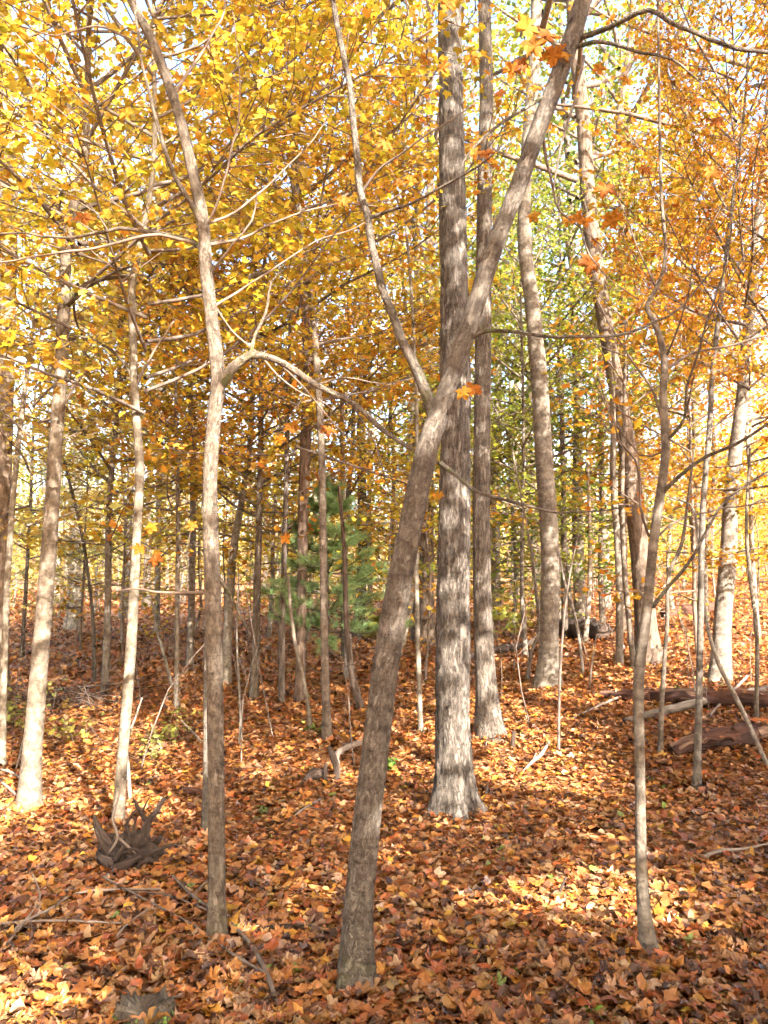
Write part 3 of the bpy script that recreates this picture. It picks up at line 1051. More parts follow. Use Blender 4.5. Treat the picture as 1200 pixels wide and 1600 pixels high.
# tall trunks in the middle
TREES["oak"] = traced_tree(
    "oak_tree", "thickest trunk, deeply furrowed grey oak right of centre with flared dark foot", "tree",
    [(710, 1258, 68), (709, 1200, 64), (706, 1100, 60), (708, 1000, 60), (709, 900, 58), (711, 760, 57), (712, 640, 55), (711, 500, 53), (708, 380, 51), (706, 250, 49), (704, 100, 45), (702, 0, 43), (700, -200, 40)],
    M_OAK, 2, D=6.5, flare=.5, flare_h=.13, rough=.05, seed=11, extend=17, crown=(CANOPY, 0, 1, .9, GOLD, .4, 1.0))
TREES["second"] = traced_tree(
    "oak_tree", "grey trunk standing just behind and right of the furrowed oak, sunlit lower down", "tree",
    [(766, 1152, 46), (760, 1080, 37), (754, 950, 33), (752, 800, 32), (753, 700, 31), (755, 500, 30), (757, 300, 28), (760, 150, 26), (757, 0, 24), (755, -200, 22)],
    M_OAK, 1, flare=.35, flare_h=.22, rough=.03, seed=12, extend=17, tint=(1.1, 1.08, 1.05), crown=(CANOPY, 1, 1, .9, YELLOW, 1.2, 1.5))
TREES["third"] = traced_tree(
    "oak_tree", "smooth curving trunk with shadow-dappled right side, right of the paired oaks", "tree",
    [(854, 1074, 44), (858, 990, 33), (859, 850, 33), (850, 720, 32), (843, 600, 31), (832, 480, 28), (820, 380, 26), (822, 250, 22), (835, 100, 22), (838, 0, 20), (840, -200, 18)],
    M_PALE, 1, flare=.4, flare_h=.2, rough=.03, seed=13, extend=17, tint=(.95, .92, .88), crown=(CANOPY, 2, 1, .9, LIME, 2.2, 1.5))
# mid-distance trunks
MID = [
    ("maple_tree", "brown-grey trunk in shade directly left of the furrowed oak", [(666, 1008, 28), (667, 850, 25), (668, 600, 21), (670, 450, 18), (672, 280, 14), (670, 100, 12), (670, -100, 10)], M_DARK, (1.2, 1.1, 1.0), (CANOPY, 3, .9, .8, GOLD, .3)),
    ("birch_sapling", "very thin pale pole between the leaning maple and the furrowed oak", [(658, 1148, 9), (653, 1000, 9), (650, 850, 8), (652, 700, 7), (648, 550, 6), (640, 420, 6), (634, 345, 5), (632, 250, 4), (635, 120, 3)], M_PALE, (1.1, 1.1, 1.05), None),
    ("beech_tree", "pale brown trunk at far left leaning right, foot in sunlit leaves", [(42, 1268, 33), (58, 1080, 30), (72, 920, 28), (82, 780, 26), (88, 680, 24), (95, 590, 24), (100, 480, 23), (105, 380, 20), (120, 300, 16), (133, 250, 14), (136, 150, 12), (140, 0, 10), (142, -100, 8)], M_PALE, (.88, .8, .72), (UNDER, 0, 1.15, 1.1, YELLOW, 1.0, 1.8)),
    ("beech_tree", "pale wavy slender trunk rising behind the dark uprooted stump", [(183, 1290, 20), (190, 1200, 19), (202, 1050, 19), (208, 950, 18), (213, 850, 16), (218, 730, 16), (212, 640, 15), (208, 540, 14), (206, 450, 13), (215, 400, 12), (235, 300, 10), (242, 200, 9), (240, 60, 8), (240, -60, 6)], M_PALE, (1.0, .95, .86), (UNDER, 1, 1.0, 1.0, GOLD, 2.0, 1.4)),
    ("maple_sapling", "short thin grey stem half hidden behind the slim upright maple", [(320, 1315, 14), (322, 1200, 11), (322, 1050, 9), (326, 940, 7), (322, 860, 5)], M_MAPLE, (1, 1, 1), None),
    ("maple_tree", "slender straight trunk with pale sunlit foot standing in front of the green pine", [(512, 1160, 16), (507, 1000, 14), (505, 850, 14), (503, 720, 13), (497, 600, 13), (490, 500, 12), (480, 420, 11), (468, 330, 10), (455, 200, 9), (450, 50, 7), (448, -60, 6)], M_PALE, (.8, .72, .66), (UNDER, 2, 1.1, 1.05, GOLD, .2, 1.2)),
    ("maple_tree", "dark trunk behind the green pine, rising to an orange-leaved top", [(468, 1098, 18), (470, 1000, 17), (472, 900, 18), (474, 780, 19), (478, 680, 21), (482, 580, 21), (478, 480, 20), (468, 380, 19), (462, 280, 18), (455, 100, 15), (450, -80, 12)], M_DARK, (1.2, 1.05, .95), (CANOPY, 0, .85, .75, ORANGE, 1.3)),
    ("maple_sapling", "thin dark stem at the left edge of the green pine", [(440, 1102, 12), (440, 1000, 12), (443, 900, 10), (447, 760, 9), (450, 600, 7), (455, 480, 5)], M_DARK, (1, 1, 1), (SAPS, 0, 1.3, 1.2, ORANGE, 0.5, 1.0)),
    ("beech_sapling", "pale leaning stem close behind the slim upright maple", [(352, 1072, 18), (358, 950, 16), (365, 860, 14), (378, 780, 12), (390, 700, 11), (395, 600, 10), (397, 500, 8), (395, 350, 6)], M_PALE, (1.1, 1.08, 1.02), (UNDER, 3, .9, .9, ORANGE, 2.6, 1.0)),
    ("oak_tree", "sun-dappled trunk at the right edge with leaning top, beyond the grey log", [(1124, 1064, 34), (1130, 960, 30), (1137, 880, 30), (1142, 780, 26), (1150, 700, 24), (1160, 620, 22), (1170, 500, 20), (1185, 350, 18), (1200, 200, 16), (1210, 0, 14)], M_PALE, (.95, .92, .9), (CANOPY, 1, .9, .8, ORANGE, 2.1)),
    ("maple_sapling", "thin straight grey pole in front of the red rotten log", [(1087, 1237, 13), (1092, 1100, 12), (1095, 950, 11), (1098, 800, 10), (1108, 680, 10), (1113, 590, 9), (1120, 520, 9), (1130, 440, 8), (1143, 330, 7), (1160, 200, 5), (1170, 80, 4)], M_PALE, (.75, .74, .74), (UNDER, 0, .95, .55, ORANGE, 3.3, 1.5)),
    ("oak_tree", "dark thick trunk leaning left behind the slender right front sapling", [(1014, 1034, 40), (1007, 950, 36), (1000, 870, 33), (990, 780, 33), (982, 710, 33), (970, 640, 30), (955, 560, 28), (935, 440, 28), (920, 320, 28), (912, 200, 26), (900, 80, 24), (890, -60, 22)], M_DARK, (1.15, 1.05, .95), (CANOPY, 2, .95, .8, LIME, .9)),
    ("beech_sapling", "pale two-tone stem just left of the dark leaning trunk", [(967, 1042, 14), (968, 950, 13), (965, 850, 12), (958, 750, 12), (958, 650, 10), (952, 520, 8)], M_PALE, (1, .97, .92), None),
    ("maple_sapling", "thin twisted stem touching the dark leaning trunk on its left", [(992, 1046, 10), (982, 960, 10), (975, 880, 9), (972, 780, 8), (975, 650, 7), (978, 500, 5)], M_PALE, (.8, .75, .7), (SAPS, 1, 1.4, 1.3, GOLD, 1.4, 1.5)),
    ("oak_tree", "straight dark trunk forking near the top right, behind the sapling branches", [(972, 990, 18), (973, 800, 17), (975, 600, 16), (974, 500, 16), (972, 400, 15), (972, 250, 14), (968, 180, 13), (985, 60, 11), (990, -60, 9)], M_DARK, (1.1, 1, .9), (CANOPY, 3, .9, .8, GREEN, 2.9)),
    ("oak_tree", "heavy brown trunk cut by the left edge of the picture", [(-6, 1090, 38), (0, 900, 34), (5, 700, 31), (9, 560, 30), (13, 400, 31), (14, 280, 31), (10, 150, 29), (5, 0, 27), (0, -100, 25)], M_DARK, (1.5, 1.35, 1.2), (CANOPY, 2, .9, .8, YELLOW, 1.5)),
    ("beech_tree", "broad pale trunk far back at left on the sunlit bank", [(115, 985, 26), (118, 850, 22), (122, 700, 18), (128, 500, 15), (132, 300, 12)], M_PALE, (1.2, 1.15, 1.05), (CANOPY, 1, 1.0, .9, PALEY, .1)),
    ("birch_sapling", "white pole far back just right of the pale wavy trunk", [(245, 992, 11), (247, 850, 10), (248, 700, 8), (250, 550, 7)], M_PALE, (1.3, 1.28, 1.22), None),
    ("maple_sapling", "thin grey pole midway between the pale wavy trunk and the slim upright maple", [(276, 1108, 9), (277, 950, 8), (278, 800, 8), (275, 650, 6), (272, 500, 5)], M_PALE, (.9, .85, .8), (SAPS, 2, 1.5, 1.3, ORANGE, .4, 1.2)),
    ("dead_snag", "dark curved dead stem right of the green pine, bent at its foot", [(570, 1112, 12), (556, 1080, 12), (548, 1045, 10), (543, 1000, 10), (540, 940, 10), (538, 860, 8), (530, 760, 6)], M_DARK, (.8, .7, .65), None),
    ("beech_sapling", "pale trunk right behind the dark curved dead stem", [(548, 1062, 16), (542, 980, 14), (538, 880, 12), (536, 760, 10), (534, 600, 8)], M_PALE, (1.2, 1.15, 1.1), None),
    ("birch_sapling", "white far trunk right of the green pine below the leaning maple", [(579, 990, 11), (578, 880, 9), (577, 780, 8), (578, 640, 7), (576, 450, 6)], M_PALE, (1.3, 1.28, 1.2), None),
    ("maple_sapling", "wavy thin grey stem left of the thin straight pole, short and bare", [(1030, 1182, 8), (1035, 1080, 8), (1042, 980, 7), (1045, 900, 7), (1065, 850, 6), (1075, 780, 5), (1085, 700, 3)], M_PALE, (.75, .7, .66), None),
    ("maple_sapling", "hair-thin brown stem in the leaves between the dappled trunk and the front sapling", [(872, 1177, 5), (874, 1080, 5), (880, 980, 4), (890, 900, 3), (905, 830, 2)], M_TWIG, (1, 1, 1), None),
    ("maple_sapling", "thin stem at the right edge in front of the grey log", [(1180, 1128, 8), (1183, 1000, 7), (1172, 900, 7), (1166, 820, 6), (1172, 700, 4)], M_PALE, (.85, .8, .74), None),
    ("birch_sapling", "white crooked stem leaning against the dappled curving trunk", [(822, 1068, 6), (830, 1020, 6), (842, 985, 6), (838, 930, 6), (830, 860, 5), (815, 780, 4), (800, 700, 3)], M_PALE, (1.25, 1.22, 1.15), None),
    ("beech_tree", "pale far trunk right of the dappled curving trunk, above the fallen logs", [(946, 955, 20), (945, 860, 18), (942, 760, 15), (940, 600, 13)], M_PALE, (1, .95, .9), (CANOPY, 0, .9, .8, GREEN, 2.2)),
    ("maple_sapling", "slim brown stem right of the green pine, leaning left over the dead stem", [(488, 1148, 7), (478, 1080, 7), (462, 1010, 7), (455, 960, 6), (450, 900, 5)], M_PALE, (.9, .84, .76), None),
    ("beech_sapling", "whitish stem left of the pale brown leaning trunk, at the left edge", [(2, 1200, 14), (6, 1050, 12), (12, 900, 11), (22, 760, 10), (35, 640, 9), (48, 540, 7), (60, 450, 5)], M_PALE, (1.15, 1.1, 1.0), (SAPS, 3, 1.6, 1.4, PALEY, .4, 1.5)),
]
for i, (nm, lb, pts, mat, tint, crown) in enumerate(MID):
    big = pts[0][2] > 22
    tall = crown is not None and crown[0] is CANOPY
    inf = traced_tree(nm, lb, "tree", pts, mat, 1, tint=tint, crown=crown, seed=20 + i, extend=15 if tall else (6.5 if crown is not None and crown[0] is UNDER else None), flare=.45 if big else .4, flare_h=.22 if big else .12,
                      branches={2: [[(101, 472, 12), (125, 450, 9), (155, 436, 8), (205, 430, 6, -.2)], [(100, 482, 9), (130, 455, 7, -.1), (165, 432, 6, -.2), (212, 412, 4, -.3)], [(60, 660, 5, .2), (88, 650, 6), (120, 600, 4, -.1), (150, 560, 3, -.2)]],
                                3: [[(213, 610, 8), (200, 575, 6), (175, 548, 5, -.1), (140, 530, 4, -.2), (100, 522, 3, -.3)], [(212, 605, 7), (228, 570, 5), (248, 535, 4, .1), (275, 500, 3, .2)]]}.get(i, ()))
    TREES["mid%d" % i] = inf

# ---- leaves heaped against the feet of the nearer trees
r_p = np.random.default_rng(63)
pile = []
for inf in TREES.values():
    f = inf["foot"]
    if not 2.3 < f[1] < 13:
        continue
    rb = float(np.linalg.norm(inf["P"][1] - inf["P"][0]) * 0 + (.05 if f[1] < 6 else .08))
    m = int(110 if f[1] < 7 else 60)
    ang = r_p.uniform(0, 6.283, m)
    rad = rb + np.abs(r_p.normal(0, .13, m)) + .02
    x = f[0] + np.cos(ang) * rad
    y = f[1] + np.sin(ang) * rad
    z = ground_z(x, y) + .01 + .055 * np.exp(-((rad - rb) / .12) ** 2) * r_p.uniform(.2, 1, m)
    nr = np.stack([np.cos(ang) * .5 + r_p.normal(0, .35, m), np.sin(ang) * .5 + r_p.normal(0, .35, m), np.ones(m)], -1)
    tp = r_p.normal(0, 1, (m, 3))
    V, Fc, kk, loc = leaf_arrays(np.stack([x, y, z], -1), nr, tp, r_p.uniform(.036, .064, m), LEAF_MID, .4, .35, r_p)
    pile.append((V, Fc, np.repeat(np.concatenate([litter_colours(m, r_p), np.ones((m, 1))], 1), kk, axis=0), loc))
V, Fc, A = merge_leaves(pile)
heap = obj("leaf_heap", make_mesh("leaf_heap", V, Fc, M_LITTER, A, smooth=True), ground)
heap["kind"] = "stuff"

# ---- hanging leaves near the lens, on the nearest branch of the three front maples
hang_mesh = []
r_h = np.random.default_rng(77)
for k in range(16):
    V, Fc, kk, loc = leaf_arrays(np.zeros((1, 3)), np.array([[0, 0, 1.0]]), np.array([[0, 1.0, 0]]), np.array([1.0]), LEAF_FINE, .32, .18, r_h, ring=True)
    c = np.array([(.55, .21, .018), (.58, .25, .02), (.52, .18, .02), (.6, .29, .03), (.45, .15, .02), (.56, .24, .03), (.58, .21, .015), (.4, .13, .02)][k % 8]) * .8
    hang_mesh.append(make_mesh("leaf", V, [Fc], M_HANG, {"leafcol": np.tile(np.append(c, 1.0), (kk, 1)), "leafpos": loc}, smooth=True))
HANG = [(700, 10, 34), (736, 95, 34), (692, 108, 24), (822, 48, 44), (855, 62, 36), (830, 78, 46), (866, 92, 46), (815, 105, 30), (800, 112, 30), (838, 140, 22), (602, 232, 26), (832, 342, 22), (948, 300, 36), (900, 346, 26), (915, 350, 24), (925, 418, 40), (955, 350, 34), (886, 348, 20), (930, 380, 20), (196, 180, 22), (130, 345, 28), (105, 346, 18), (165, 338, 20), (1122, 195, 28), (1112, 275, 34), (1088, 160, 20), (740, 614, 28), (722, 618, 26), (512, 676, 26), (455, 672, 24), (436, 690, 20), (242, 878, 28), (218, 862, 20), (236, 828, 24), (300, 825, 20), (686, 776, 14), (760, 244, 22), (742, 242, 24), (640, 285, 22), (620, 288, 18), (935, 110, 22), (980, 128, 20), (535, 318, 22), (885, 88, 20), (1010, 268, 24), (1045, 440, 24), (445, 845, 20), (780, 148, 20)]
allp = []
for key in ("lean", "left", "right"):
    for bi, (bo, p, rr) in enumerate(TREES[key]["branches"]):
        for q in p[2:]:
            u, v = project(q)
            allp.append((key, bi, q, u, v))
AP = np.array([(a[3], a[4]) for a in allp])
hang_twigs = {}
for k, (px, py, s) in enumerate(HANG):
    j = int(np.argmin(np.hypot(AP[:, 0] - px, AP[:, 1] - py)))
    key, bi, q, u, v = allp[j]
    D = q[1] + random.uniform(-.15, .05)
    pos = at(px, py, D)
    bo = TREES[key]["branches"][bi][0]
    root = TREES[key]["root"]
    foot = TREES[key]["foot"]
    o = obj("leaf", hang_mesh[k % 16], bo)
    sc_ = s * .95 / 1.25 / F_PX * D
    stalk = pos + np.array([0, 0, .45 * sc_])
    o.location = (stalk - foot).tolist()
    o.scale = (sc_, sc_, sc_)
    # blade hangs down with its face turned roughly to the open
    o.rotation_euler = (math.radians(random.uniform(245, 295)), random.uniform(-.6, .6), random.uniform(-.5, .5))
    mid = (q + stalk) / 2 + np.array([0, 0, .02])
    hang_twigs.setdefault((key, bi), []).append(branch_parts(np.array([q, mid, stalk]) - foot, np.array([.0016, .0013, .0009]), 4, .05))
for (key, bi), tp in hang_twigs.items():
    V, Fq, B = join(tp)
    o = obj("leaf_stalks", make_mesh("leaf_stalks", V, Fq, M_TWIG, {"bark": B}), TREES[key]["branches"][bi][0])
    o["kind"] = "stuff"

# ---- trees scattered through the wood behind
LAND = [(0, "left edge"), (60, "pale leaning trunk"), (205, "wavy trunk"), (335, "upright maple"), (505, "trunk before pine"), (620, "leaning maple"), (710, "furrowed oak"), (765, "grey trunk"), (850, "curving trunk"), (1015, "right sapling"), (1135, "dappled trunk"), (1200, "right edge")]


def between(px):
    if px <= 0 or px >= 1200:
        return None
    for (a, na), (b, nb) in zip(LAND, LAND[1:]):
        if a <= px < b:
            return "between %s and %s" % (na, nb)


SCAT = []


def far_trunk(h, r0, seed, wob=.25):
    r = np.random.default_rng(seed)
    n = 7
    z = np.linspace(-.15, h, n)
    xy = np.cumsum(r.normal(0, wob / n * 1.2, (n, 2)), axis=0)
    xy -= np.outer(np.linspace(0, 1, n), xy[-1] * .6)
    P = np.column_stack([xy - xy[0], z])
    R = np.linspace(r0, r0 * .25, n)
    return P, R


TRUNKS = {"canopy": [], "thick": [], "dense": [], "under": [], "underf": [], "sap": [], "pole": []}


def stem_with_limbs(name, h, r0, seed, wob, mat, detail, flare, flare_h, limb=None):
    P, R = far_trunk(h, r0, seed, wob)
    me = trunk_mesh(name, P, R, mat, detail, flare, flare_h, 4, .03, seed)
    if limb is None:
        return me
    n = len(me.vertices)
    V = np.zeros(n * 3, np.float32)
    me.vertices.foreach_get("co", V)
    B = np.zeros(n * 3, np.float32)
    me.attributes["bark"].data.foreach_get("vector", B)
    quads = np.array([list(p.vertices) for p in me.polygons if p.loop_total == 4])
    tris = np.array([list(p.vertices) for p in me.polygons if p.loop_total == 3])
    bpy.data.meshes.remove(me)
    return make_mesh(name, np.vstack([V.reshape(-1, 3), limb[0]]), [quads, tris] + [f + n for f in limb[1]], mat, {"bark": np.vstack([B.reshape(-1, 3), limb[2]])})


for k in range(4):
    TRUNKS["canopy"].append(stem_with_limbs("tall_trunk", 17.5, .15, 400 + k, .5, M_PALE if k % 4 else M_OAK, 1, .35, .3, CANOPY[k][0]))
    TRUNKS["under"].append(stem_with_limbs("understory_trunk", 6.8, .045, 420 + k, .3, M_MAPLE if k % 2 else M_PALE, 0, .25, .1, UNDER[k][0]))
    TRUNKS["pole"].append(stem_with_limbs("pole_trunk", 9.0, .05, 460 + k, .8, M_PALE if k % 3 else M_MAPLE, 0, .25, .1))
for k in range(2):
    TRUNKS["thick"].append(stem_with_limbs("tall_trunk", 16, .15, 480 + k, .4, M_DARK, 1, .35, .3, THICK[k][0]))
for k in range(3):
    TRUNKS["dense"].append(stem_with_limbs("understory_trunk", 6.8, .05, 425 + k, .3, M_MAPLE, 0, .25, .1, DENSE[k][0]))
for k in range(3):
    TRUNKS["underf"].append(stem_with_limbs("understory_trunk", 6.8, .045, 430 + k, .3, M_MAPLE if k % 2 else M_PALE, 0, .25, .1, UNDERF[k][0]))
    TRUNKS["sap"].append(stem_with_limbs("sapling_stem", 3.3, .017, 440 + k, .2, M_TWIG, 0, .2, .05, SAPS[k][0]))

CNAME = {GOLD: "golden", YELLOW: "yellow", ORANGE: "orange", LIME: "yellow-green", GREEN: "green", PALEY: "pale yellow", RUST: "russet"}


def scatter_tree(kind, x, y, sc, colour, k, tint, rz, wsc=1.0):
    z = float(ground_z(x, y))
    nm = {"canopy": "oak_tree", "thick": "oak_tree", "under": "maple_tree", "dense": "maple_tree", "sap": "maple_sapling", "pole": "pole_tree"}[kind]
    root = empty(nm, (x, y, z))
    key = "underf" if kind == "under" and y > 16 else kind
    protos = {"canopy": CANOPY, "thick": THICK, "dense": DENSE, "under": UNDER, "underf": UNDERF, "sap": SAPS, "pole": None}[key]
    t = obj("trunk", TRUNKS[key][k % len(TRUNKS[key])], root)
    t.rotation_euler = (0, 0, rz) if protos else (random.gauss(0, .03), random.gauss(0, .035), rz)
    t.scale = (sc * wsc, sc * wsc, sc)
    t.color = (*tint, 1)
    if protos:
        add_crown(root, protos, k, sc, sc * wsc, jit(colour), rz, with_limbs=False)
    u, v = project((x, y, z + 1.5))
    SCAT.append([root, kind, u, y, colour])
    return root


taken = [(t["foot"][0], t["foot"][1]) for t in TREES.values()]


def free(x, y, d):
    return all((x - a) ** 2 + (y - b) ** 2 > d * d for a, b in taken)


def pick(px):
    """Leaf colour by where in the wood the tree stands."""
    if px < 260:
        return random.choices([YELLOW, GOLD, PALEY, LIME], [4, 2, 6, 2])[0]
    if px < 620:
        return random.choices([GOLD, ORANGE, YELLOW, PALEY, LIME], [4, 2, 5, 2, 2])[0]
    if px < 920:
        return random.choices([LIME, GREEN, YELLOW, GOLD], [4, 3, 2, 2])[0]
    return random.choices([ORANGE, GOLD, YELLOW, LIME], [3, 4, 4, 2])[0]


def fill(kind, n, y0, y1, gap, power=1.0, margin=3.0):
    done = tries = 0
    while done < n and tries < 4000:
        tries += 1
        y = y0 + (y1 - y0) * random.random() ** power
        w = .50 * y + margin
        x = random.uniform(-w, w)
        if not free(x, y, gap):
            continue
        px, _ = project((x, y, 1.5))
        if y < 14 and 415 < px < 615:
            continue
        if kind in ("under", "canopy") and y < 15 and 560 < px < 800:
            continue
        taken.append((x, y))
        c = pick(px)
        if kind == "canopy":
            sc, ws = random.uniform(.8, 1.15), random.uniform(.8, 1.3)
        elif kind == "pole":
            sc, ws = random.uniform(.7, 1.3), random.uniform(.5, 1.2)
        elif kind == "sap":
            sc, ws = random.uniform(.7, 1.7), random.uniform(.9, 1.3)
        else:
            sc, ws = random.uniform(.75, 1.25), random.uniform(.85, 1.2)
        tn = random.uniform(.85, 1.5)
        scatter_tree(kind, x, y, sc, c, random.randrange(20), (tn, tn * .96, tn * .9), random.uniform(0, 6.28), ws)
        done += 1


# understory maples whose foliage fills the upper part of the view
for (px, D, sc, c, k, ws) in [(170, 11.0, 1.2, YELLOW, 0, 1.0), (400, 10.5, 1.3, GOLD, 1, 1.0), (300, 13.0, 1.3, YELLOW, 2, 1.1), (540, 14.0, 1.3, YELLOW, 3, 1.0), (40, 15.0, 1.1, PALEY, 1, .8),
                              (1270, 8.5, 1.1, ORANGE, 2, .9), (1090, 14.0, 1.2, GOLD, 3, .8), (1180, 12.5, 1.2, ORANGE, 0, .9), (880, 15.0, 1.3, LIME, 1, 1.1), (250, 19.0, 1.1, ORANGE, 0, 1.0), (420, 18.0, 1.1, GOLD, 2, 1.2), (800, 19.0, 1.3, GREEN, 3, 1.2), (700, 21.0, 1.3, LIME, 0, 1.2), (820, 13.0, 1.1, LIME, 2, .9), (870, 17.0, 1.1, GREEN, 0, 1.0), (770, 17.0, 1.2, LIME, 3, 1.0), (940, 16.5, 1.2, GREEN, 1, 1.1), (610, 17.5, 1.2, GOLD, 2, 1.1), (760, 24.0, 1.3, GREEN, 1, 1.2), (1050, 18.0, 1.2, ORANGE, 0, 1.1), (330, 22.0, 1.2, ORANGE, 1, 1.2)]:
    p = at(px, 900, D)
    taken.append((p[0], D))
    tn = random.uniform(.8, 1.2)
    scatter_tree("under", float(p[0]), D, sc, c, k, (tn, tn * .95, tn * .9), random.uniform(0, 6.28), ws)
for (px, D, sc, c, k) in [(560, 19, .9, GOLD, 0), (650, 16.5, .85, LIME, 1), (770, 20, .9, LIME, 2), (905, 17.5, .9, GREEN, 3), (1000, 22, .95, GOLD, 0), (840, 26, 1.0, YELLOW, 1), (700, 28, 1.0, YELLOW, 2), (1090, 19, .9, ORANGE, 1)]:
    p = at(px, 900, D)
    taken.append((p[0], D))
    tn = random.uniform(.8, 1.1)
    scatter_tree("canopy", float(p[0]), D, sc, c, k, (tn, tn * .95, tn * .9), random.uniform(0, 6.28), 1.0)
fill("canopy", 19, 22, 65, 2.6, .9)
fill("under", 54, 17, 60, 1.3, .8)
fill("sap", 85, 11, 34, .7, .9)
fill("pole", 60, 12, 45, .6, .8)


# thin bare brush stems standing in the mid-ground
STEMS = []
for k in range(4):
    r_k = np.random.default_rng(700 + k)
    parts_ = []
    h_ = 1.0
    b_ = np.array([[0, 0, -.05], [r_k.normal(0, .04), r_k.normal(0, .04), h_ * .5], [r_k.normal(0, .12), r_k.normal(0, .12), h_]])
    parts_.append(branch_parts(b_, np.array([.0055, .004, .0018]), 5, .2))
    for t_ in (.45, .6, .72, .85):
        c_ = b_[1] + (b_[2] - b_[1]) * (t_ - .5) / .5 if t_ > .5 else b_[0] + (b_[1] - b_[0]) * t_ / .5
        e_ = c_ + np.array([r_k.normal(0, .16), r_k.normal(0, .16), r_k.uniform(.08, .25)])
        parts_.append(branch_parts(np.array([c_, (c_ + e_) / 2 + r_k.normal(0, .02, 3), e_]), np.array([.0025, .002, .001]), 4, .2))
    V, Fq, B = join(parts_)
    STEMS.append(make_mesh("brush_stem", V, Fq, M_PALE if k % 2 else M_TWIG, {"bark": B}))
n_st = 0
while n_st < 70:
    y = random.uniform(7.5, 17)
    x = random.uniform(-.5 * y, .5 * y)
    px, _ = project((x, y, 1.0))
    if random.random() > (.95 if px < 640 else .5) or not free(x, y, .25):
        continue
    taken.append((x, y))
    o = obj("dry_weed", STEMS[n_st % 4])
    o.location = (x, y, float(ground_z(x, y)))
    s_ = random.uniform(.5, 1.7)
    o.scale = (s_, s_, s_)
    o.rotation_euler = (random.gauss(0, .12), random.gauss(0, .12), random.uniform(0, 6.28))
    t_ = random.uniform(.7, 1.3)
    o.color = (t_, t_, t_, 1)
    SCAT.append([o, "stem", px, y, GOLD])
    n_st += 1

# the far-off wood, one mass of foliage and stems beyond the nearer trees
r_w = np.random.default_rng(91)
n = 26000
y = r_w.uniform(62, 105, n)
x = r_w.uniform(-1, 1, n) * (.58 * y + 4)
cl = vnoise(np.stack([x * .16, y * .16, 0 * x], -1), 2)
hh = r_w.beta(1.1, 1.6, n) * (9 + 5 * cl)
pos = np.stack([x, y, ground_z(x, y) + .2 + hh], -1)
V, Fc, kk, _ = leaf_arrays(pos, r_w.normal(0, .6, (n, 3)) + UP, r_w.normal(0, 1, (n, 3)), r_w.uniform(.28, .6, n), LEAF_KITE, .2, .2, r_w)
rn = np.stack([np.clip(.5 + .35 * vnoise(pos * .2, 5) + r_w.normal(0, .15, n), 0, 1), r_w.random(n), np.zeros(n)], -1)
tw = []
for k in range(170):
    yy = r_w.uniform(60, 100)
    xx = r_w.uniform(-1, 1) * (.56 * yy)
    zz = float(ground_z(xx, yy))
    rr_ = r_w.uniform(.07, .2)
    tw.append(branch_parts(np.array([[xx, yy, zz - .3], [xx + r_w.normal(0, .2), yy, zz + 6], [xx + r_w.normal(0, .5), yy, zz + 15]]), np.array([rr_, rr_ * .8, rr_ * .4]), 6, 4.0))
tw = join(tw)
o0 = len(V)
woods = obj("distant_woods", make_mesh("distant_woods", np.vstack([V, tw[0]]), [Fc] + [f + o0 for f in tw[1]], [M_CROWN, M_CROWNTWIG],
            {"rnd": np.vstack([np.repeat(rn, kk, 0), np.zeros((len(tw[0]), 3))]), "bark": np.vstack([np.zeros((o0, 3)), tw[2]])}, False,
            np.concatenate([np.zeros(len(Fc))] + [np.ones(len(f)) for f in tw[1]])))
woods.color = (.56, .39, .09, 1)
tag(woods, "far-off autumn wood filling the gaps behind the nearer trees", "woods", kind="stuff")

# unseen trees added beside and behind the camera to throw broken shade
for (x, y, kind, sc, ws, k, rz) in [
        (5.39, 3.04, "dense", 0.58, 1, 2, 5.56), (6.07, -0.85, "dense", 0.76, 1, 0, 4.69), (4.08, -2.40, "dense", 1.01, 1, 0, 5.53), (4.42, -4.67, "dense", 0.81, 1, 2, 4.55), (3.74, -3.32, "dense", 0.71, 1, 1, 1.01),
        (8.70, -5.00, "dense", 1.20, 1, 0, 6.05), (2.18, -2.94, "dense", 0.85, 1, 1, -1.90), (6.43, 4.93, "dense", 0.52, 1, 1, 3.05), (7.39, 0.83, "dense", 0.93, 1, 0, -1.37),
        (3.95, 1.48, "thick", 0.84, 1, 1, 1.81), (5.88, 2.00, "thick", 0.87, 1, 1, 4.64), (2.53, -0.11, "thick", 0.85, 1, 1, 4.37),
        (-9, 2, "canopy", 1, 1, 1, 2.0), (-10, -5, "canopy", 1, 1.1, 3, 5.0), (-12, 7, "canopy", 1, 1.1, 2, 1.4),
        (-6.5, 1.5, "thick", 1.0, 1, 1, 3.0), (-5.2, 3.4, "dense", 1.0, 1, 0, 3.0), (-5.0, .4, "dense", 1.1, 1, 1, 1.0), (-6.8, -2.5, "dense", 1.2, 1, 2, 1.0), (-3.4, -4.2, "dense", 1.2, 1, 0, 2.0), (-7.6, 6.4, "dense", 1.1, 1, 1, 5.0)]:
    scatter_tree(kind, x, y, sc, [GOLD, YELLOW, ORANGE][k % 3], k, (1, .95, .9), rz, ws)

